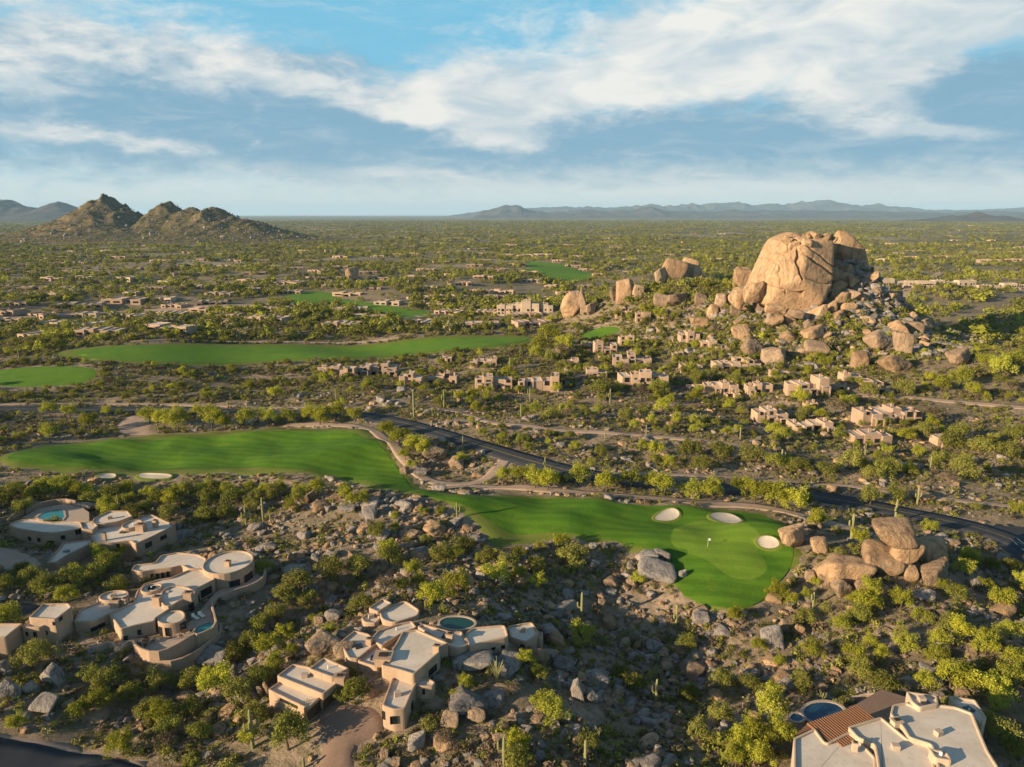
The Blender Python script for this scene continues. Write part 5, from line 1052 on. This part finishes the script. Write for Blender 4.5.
def mrange(name, x0, x1, y0, y1, nx, ny, d, prof, lam, seed, rough):
    X, Y = np.meshgrid(np.linspace(x0, x1, nx), np.linspace(y0, y1, ny)); px = CX+X*FPX/(d*CP)
    top = np.interp(px, [p[0] for p in prof], [zpk(p[1], d) if p[1] < 213.6 else 0 for p in prof]); w = (y1-y0)/2; u = np.abs(Y-(y0+y1)/2)/w
    r_ = ridged(X, Y, lam, seed); Z = np.maximum(0, top*(1+.42*(ridged(X, Y*0, lam*.9, seed+9, 5)-.62)))*np.clip(1-u**1.15, 0, 1)*(1+rough*u*(r_-.75)*2)-3
    i = np.arange(ny-1)[:, None]*nx+np.arange(nx-1)[None, :]; F = np.stack([i, i+1, i+nx+1, i+nx], -1).reshape(-1, 4)
    me = mesh_np(name, np.stack([X, Y, Z], -1).reshape(-1, 3), F); me.materials.append(M['mountain_rock']); tag(obj(name, me, smooth=True), kind='structure')
mrange('mountains', -3500, 21500, 22000, 27500, 900, 70, 24000, [(440, 214), (470, 212), (500, 209), (530, 208), (560, 206), (580, 207), (600, 206), (625, 206.5), (650, 204), (665, 205), (680, 202.5), (695, 200.5), (715, 203), (740, 202), (760, 203.5), (790, 203.5), (820, 200), (835, 200.5), (850, 203), (870, 205.5), (885, 203.5), (905, 206), (925, 207), (945, 209.5), (970, 209.5), (1000, 209), (1024, 208), (1070, 207), (1130, 209)], 1500, 95, .6)
mrange('mountains', -1500, 15000, 14500, 18500, 700, 60, 15500, [(470, 214), (480, 210.5), (495, 207.5), (508, 204.5), (518, 205), (530, 208.5), (545, 211), (575, 211), (590, 208.5), (610, 210.5), (640, 209), (657, 206.5), (675, 210), (720, 211), (740, 209), (770, 210.5), (820, 209.5), (850, 211), (900, 210), (960, 212), (1030, 211), (1100, 212)], 900, 195, .7)
d4 = 8800
hill('mountains', 4600, 7600, 8000, 9700, 200, 80, [(976, zpk(211.5, d4), d4, 210, 380, 1.3), (950, zpk(215, d4), d4, 260, 300, 1.5), (1003, zpk(215.5, d4), d4, 240, 300, 1.5)], 'mountain_rock', .35, 420, 98)

# ------------------------------------------------------------------ haze
b = MB(); b.box((0, 0, 292), (110000, 110000, 616)); hz = b.build('haze', None); tag(hz, kind='stuff')
m = bpy.data.materials.new('haze'); t = nt(m); o = N(t, 'ShaderNodeOutputMaterial'); v = N(t, 'ShaderNodeVolumePrincipled', {'Color': c4((.50, .77, 1.0)), 'Density': 2.9e-5, 'Anisotropy': 0.0, 'Density Attribute': ''})
t.links.new(v.outputs[0], o.inputs['Volume']); m.cycles.homogeneous_volume = True; hz.data.materials.append(m)

# ------------------------------------------------------------------ light
SUN_EL = R(14.5); tx, ty = .90, .43; l = math.hypot(tx, ty); tx /= l; ty /= l
sun = bpy.data.lights.new('sun', 'SUN'); sun.energy = 5.0; sun.angle = R(.5); sun.color = (1.0, .80, .54)
so = bpy.data.objects.new('sun', sun); COL.objects.link(so); so.location = (-300, -200, 300)
so.rotation_euler = Vector((tx*math.cos(SUN_EL), ty*math.cos(SUN_EL), -math.sin(SUN_EL))).to_track_quat('-Z', 'Y').to_euler()
W = bpy.data.worlds.new('World'); sc.world = W; W.use_nodes = True; t = W.node_tree; t.nodes.clear()
sky = N(t, 'ShaderNodeTexSky', sky_type='NISHITA', sun_disc=False, sun_elevation=SUN_EL, sun_rotation=math.atan2(-tx, -ty) % (2*math.pi), air_density=1.0, dust_density=1.2, ozone_density=1.5, altitude=700)
STR = .075
tc = N(t, 'ShaderNodeTexCoord').outputs['Generated']; sx = N(t, 'ShaderNodeSeparateXYZ', {0: tc})
AZ = math_(t, 'MULTIPLY', math_(t, 'ARCTAN2', sx.outputs[0], sx.outputs[1]), 180/math.pi); EL = math_(t, 'MULTIPLY', math_(t, 'ARCSINE', sx.outputs[2]), 180/math.pi)
cl = N(t, 'ShaderNodeCombineXYZ', {0: AZ, 1: math_(t, 'MULTIPLY', EL, 2.6), 2: 0.0}).outputs[0]
def azel(px, py): d = ray(px, py); return math.degrees(math.atan2(d[0], d[1])), math.degrees(math.atan2(d[2], math.hypot(d[0], d[1])))
wn = N(t, 'ShaderNodeTexNoise', {'Vector': cl, 'Scale': .10, 'Detail': 6.0, 'Roughness': .6}); wv = N(t, 'ShaderNodeVectorMath', {0: wn.outputs['Color'], 1: (.5, .5, .5)}, operation='SUBTRACT').outputs[0]
wx = N(t, 'ShaderNodeSeparateXYZ', {0: wv}); AZw = math_(t, 'MULTIPLY_ADD', wx.outputs[0], 9.0, AZ); ELw = math_(t, 'MULTIPLY_ADD', wx.outputs[1], 3.6, EL)
def blob(px, py, wx_, wy_, amp, rot=0):
    a, e = azel(px, py); sa = wx_/12.4; se = wy_/12.4; c, s = math.cos(R(rot)), math.sin(R(rot))
    da = math_(t, 'SUBTRACT', AZw, a); de = math_(t, 'SUBTRACT', ELw, e)
    u = math_(t, 'ADD', math_(t, 'MULTIPLY', da, c/sa), math_(t, 'MULTIPLY', de, s/sa)); v = math_(t, 'ADD', math_(t, 'MULTIPLY', da, -s/se), math_(t, 'MULTIPLY', de, c/se))
    q = math_(t, 'ADD', math_(t, 'MULTIPLY', u, u), math_(t, 'MULTIPLY', v, v)); return math_(t, 'MULTIPLY', math_(t, 'EXPONENT', math_(t, 'MULTIPLY', q, -1.0)), amp)
def tot(L):
    r_ = L[0]
    for x in L[1:]: r_ = math_(t, 'ADD', r_, x)
    return r_
fb1 = math_(t, 'SUBTRACT', noise(t, .13, 12, .63, cl, .35), .5); fb2 = math_(t, 'SUBTRACT', noise(t, .45, 10, .62, cl, .5), .5)
grey = tot([blob(130, 112, 230, 34, .95), blob(310, 115, 110, 40, .75), blob(700, 145, 300, 46, 1.05), blob(980, 125, 140, 60, .95), blob(430, 150, 120, 36, .8), blob(110, 60, 150, 34, .75), blob(230, 75, 70, 26, .7), blob(900, 172, 240, 18, .5), blob(200, 158, 200, 16, .5)])
white = tot([blob(720, 55, 190, 36, 1.0, 6), blob(870, 58, 60, 44, 1.25), blob(800, 15, 200, 30, .95), blob(570, 92, 130, 20, .75, 8), blob(990, 8, 150, 22, .9), blob(455, 80, 50, 30, .7, 20), blob(480, 118, 50, 26, .5, 30), blob(90, 25, 170, 38, .68, -6), blob(20, 78, 60, 14, .6), blob(80, 134, 120, 11, .7, -8), blob(930, 134, 60, 9, .85, -6), blob(720, 188, 240, 6, .62), blob(420, 176, 90, 5, .6, -4), blob(960, 196, 120, 4, .6), blob(240, 60, 50, 34, .4, -20), blob(340, 84, 80, 10, .45), blob(520, 140, 45, 18, .7), blob(400, 112, 60, 10, .5, -8)])
hori = math_(t, 'EXPONENT', math_(t, 'MULTIPLY', math_(t, 'MULTIPLY', EL, EL), -.2))
gm = N(t, 'ShaderNodeMapRange', {'Value': math_(t, 'ADD', math_(t, 'ADD', grey, math_(t, 'MULTIPLY', fb1, 1.5)), math_(t, 'MULTIPLY', fb2, .6)), 'From Min': .12, 'From Max': .85}, interpolation_type='SMOOTHSTEP').outputs[0]
wsum = math_(t, 'ADD', math_(t, 'ADD', white, math_(t, 'MULTIPLY', fb1, 1.5)), math_(t, 'MULTIPLY', fb2, .8))
wm = N(t, 'ShaderNodeMapRange', {'Value': wsum, 'From Min': .18, 'From Max': .95}, interpolation_type='SMOOTHSTEP').outputs[0]
thick = N(t, 'ShaderNodeMapRange', {'Value': math_(t, 'ADD', math_(t, 'MULTIPLY', noise(t, .15, 8, .55, N(t, 'ShaderNodeVectorMath', {0: cl, 1: (1.2, -1.6, 3.0)}, operation='ADD').outputs[0], .4), 1.0), math_(t, 'MULTIPLY', wsum, -.0)), 'From Min': .38, 'From Max': .6}).outputs[0]
hm = math_(t, 'MULTIPLY', N(t, 'ShaderNodeMapRange', {'Value': math_(t, 'ADD', EL, math_(t, 'MULTIPLY', math_(t, 'ADD', fb1, fb2), 3.2)), 'From Min': 4.6, 'From Max': .9}, interpolation_type='SMOOTHSTEP').outputs[0], .9)
k = .76/STR
mul = lambda c: tuple(x*k for x in c)
low = N(t, 'ShaderNodeMapRange', {'Value': EL, 'From Min': 38.0, 'From Max': 15.0}, interpolation_type='SMOOTHSTEP').outputs[0]
c = mixc(t, math_(t, 'MULTIPLY', low, .9), sky.outputs[0], mul((.13, .365, .51)))
st_ = N(t, 'ShaderNodeMapRange', {'Value': noise(t, .11, 12, .68, N(t, 'ShaderNodeCombineXYZ', {0: AZ, 1: math_(t, 'MULTIPLY', ELw, 6.5), 2: 4.0}).outputs[0], .8), 'From Min': .47, 'From Max': .72}, interpolation_type='SMOOTHSTEP').outputs[0]
c = mixc(t, math_(t, 'MULTIPLY', gm, .93), c, mul((.15, .27, .365)))
c = mixc(t, math_(t, 'MULTIPLY', st_, math_(t, 'MULTIPLY', low, .3)), c, mul((.46, .5, .5)))
c = mixc(t, math_(t, 'MULTIPLY', wm, .93), c, mixc(t, thick, mul((.37, .43, .465)), mul((.61, .59, .55))))
c = mixc(t, hm, c, mul((.53, .545, .515)))
bg = N(t, 'ShaderNodeBackground', {'Color': c, 'Strength': STR}); wo = N(t, 'ShaderNodeOutputWorld'); t.links.new(bg.outputs[0], wo.inputs[0])
W.cycles.sampling_method = 'MANUAL'; W.cycles.sample_map_resolution = 512

vs = sc.view_settings; vs.view_transform = 'Standard'; vs.look = 'None'; vs.exposure = 1.02; vs.gamma = 1; vs.use_curve_mapping = False
cy = sc.cycles; cy.max_bounces = 5; cy.diffuse_bounces = 3; cy.glossy_bounces = 2; cy.transmission_bounces = 2; cy.volume_bounces = 0; cy.use_denoising = True
try: cy.denoiser = 'OPENIMAGEDENOISE'
except Exception: pass

# ------------------------------------------------------------------ labels from the things round about
bpy.context.view_layer.update()
LM = [(120, 535, 'the crescent house'), (220, 570, 'the round tower'), (150, 620, 'the tower house terrace'), (30, 635, 'the tower house garages'), (285, 700, 'the driveway house garage'), (400, 650, 'the driveway house'), (465, 620, 'the dark green pool'), (520, 640, 'the driveway house wing'), (402, 705, 'the small guest wing'), (340, 745, 'the brick driveway'), (830, 710, 'the dark blue pool'), (900, 740, 'the tile porch house'), (735, 555, 'the putting surface'), (666, 516, 'the small round bunker'), (726, 519, 'the long bunker'), (768, 544, 'the oval bunker'), (905, 555, 'the stacked boulders'), (845, 570, 'the long slab boulder'), (655, 573, 'the flat pale boulder'), (699, 618, 'the single grey boulder'), (40, 460, 'the long fairway tip'), (150, 455, 'the long fairway'), (280, 450, 'the long fairway middle'), (440, 505, 'the fairway bend'), (108, 475, 'the twin edge bunkers'), (480, 483, 'the sandy path loop'), (430, 455, 'the small rocky island'), (505, 455, 'the asphalt road bend'), (250, 412, 'the straight asphalt road'), (80, 410, 'the straight road end'), (640, 485, 'the tree lined road'), (870, 508, 'the road past the stack'), (1010, 540, 'the road junction'), (20, 376, 'the small upper fairway'), (120, 356, 'the middle fairway end'), (300, 354, 'the middle fairway'), (480, 343, 'the middle fairway tip'), (320, 300, 'the dark far fairway'), (400, 312, 'the dark far fairway end'), (560, 272, 'the farthest fairway'), (600, 333, 'the tiny casita fairway'), (785, 275, 'the giant boulder'), (845, 255, 'the leaning boulder'), (680, 271, 'the cracked outcrop'), (627, 290, 'the upright orange boulder'), (570, 306, 'the blunt clubhouse boulder'), (525, 306, 'the clubhouse'), (640, 372, 'the tallest casita'), (890, 412, 'the long row casita'), (872, 436, 'the low wide casita'), (950, 438, 'the lone end casita'), (812, 424, 'the double casita'), (770, 413, 'the stepped casita'), (808, 385, 'the big slope casita'), (722, 386, 'the low slope casita'), (540, 380, 'the towered casita'), (495, 380, 'the rose casita'), (440, 377, 'the paired casita'), (410, 378, 'the blocky casita'), (375, 368, 'the two storey casita'), (330, 368, 'the end casita'), (925, 283, 'the long low lodge'), (105, 205, 'the pointed hill'), (200, 212, 'the double topped hill'), (897, 366, 'the wide orange boulder'), (40, 700, 'the pale corner boulders'), (50, 755, 'the corner road'), (323, 646, 'the broad brown boulder'), (466, 706, 'the long grey slab'), (585, 755, 'the tallest sandy saguaro'), (656, 690, 'the lit lone saguaro'), (740, 590, 'the fairway apron'), (130, 425, 'the bare sand patch'), (950, 480, 'the rocky roadside bank'), (1000, 385, 'the bushy far slope'), (530, 430, 'the thin dirt path')]
ADJ = {'palo_verde_tree': ('yellow palo verde', 'tree', 'palo verdes across the desert slope'), 'mesquite_tree': ('olive mesquite', 'tree', 'mesquites across the desert slope'), 'bare_tree': ('bare grey tree', 'tree', 'bare trees in the scrub'), 'creosote_bush': ('olive creosote', 'bush', 'creosote bushes in the scrub'), 'bursage_bush': ('grey bursage', 'bush', 'bursage bushes in the scrub'), 'boulder': ('boulder', 'boulder', 'boulders strewn over the slopes'), 'saguaro_cactus': ('saguaro cactus', 'cactus', 'saguaros standing in the scrub'), 'ranch_house': ('flat roofed house', 'house', 'desert houses scattered over the plain'), 'casita': ('flat roofed casita', 'house', 'casitas along the boulder slope')}
for o in FARO: PLANTS.append((o, 'ranch_house', 20*o.scale[0], None))
for o, c_ in CASO: PLANTS.append((o, 'casita', (c_[1]-c_[0])*.35, None))
cells = {}
for (o, nm, size, extra) in PLANTS:
    x, y, z = o.location; px, py = proj(x, y, z); base, cat, grp = ADJ[nm]
    best = min(LM, key=lambda q: (q[0]-px)**2+((q[1]-py)*1.6)**2); dx, dy = px-best[0], (py-best[1])*1.6; near = math.hypot(dx, dy) < 9
    dr = 'right by' if near else ('right of' if dx > 0 else 'left of') if abs(dx) > abs(dy) else ('in front of' if dy > 0 else 'behind')
    if nm == 'boulder': base = {'granite_warm': 'orange', 'granite': 'brown', 'granite_grey': 'grey', 'granite_white': 'pale'}.get(extra, 'brown')+' boulder'; lim = (1.6, 4.5)
    elif nm == 'saguaro_cactus': base = {'arms0': 'single stemmed', 'arms1': 'one armed', 'arms2': 'two armed', 'arms3': 'many armed'}[extra]+' saguaro'; lim = (3.5, 6)
    elif nm == 'ranch_house': lim = (14, 24)
    elif nm == 'casita': lim = (7, 14)
    elif cat == 'bush': lim = (2.0, 3.2)
    else: lim = (4.6, 7.0)
    sz = 'small' if size < lim[0] else 'large' if size > lim[1] else 'medium'
    cells.setdefault((sz+' '+base, dr, best[2], cat, grp), []).append((px, py, o))
ORD = ['first', 'second', 'third', 'fourth', 'fifth', 'sixth', 'seventh', 'eighth', 'ninth', 'tenth', 'eleventh', 'twelfth']
def setl(L, pre, cat, grp):
    L.sort(key=lambda q: q[0])
    for i, (px, py, o) in enumerate(L):
        s = pre if len(L) == 1 else pre+', '+(ORD[i]+' from left' if i < len(L)/2 else ('rightmost' if i == len(L)-1 else ORD[len(L)-1-i]+' from right'))
        o['label'] = s; o['category'] = cat; o['group'] = grp
for (b_, dr, lm, cat, grp), L in cells.items():
    pre = f'{b_} {dr} {lm}'
    if len(L) <= 8: setl(L, pre, cat, grp)
    else:
        L.sort(key=lambda q: q[1]); k = math.ceil(len(L)/max(2, math.ceil(len(L)/8))); rows = [L[i:i+k] for i in range(0, len(L), k)]
        nmz = ['far row', 'near row'] if len(rows) == 2 else ['far row', 'middle row', 'near row'] if len(rows) == 3 else ['farthest row', 'far row', 'near row', 'nearest row'] if len(rows) == 4 else ['farthest row', 'far row', 'middle row', 'near row', 'nearest row']
        for i, r_ in enumerate(rows): setl(r_, pre+', '+nmz[min(i, len(nmz)-1)], cat, grp)
print('objects', len(sc.objects))
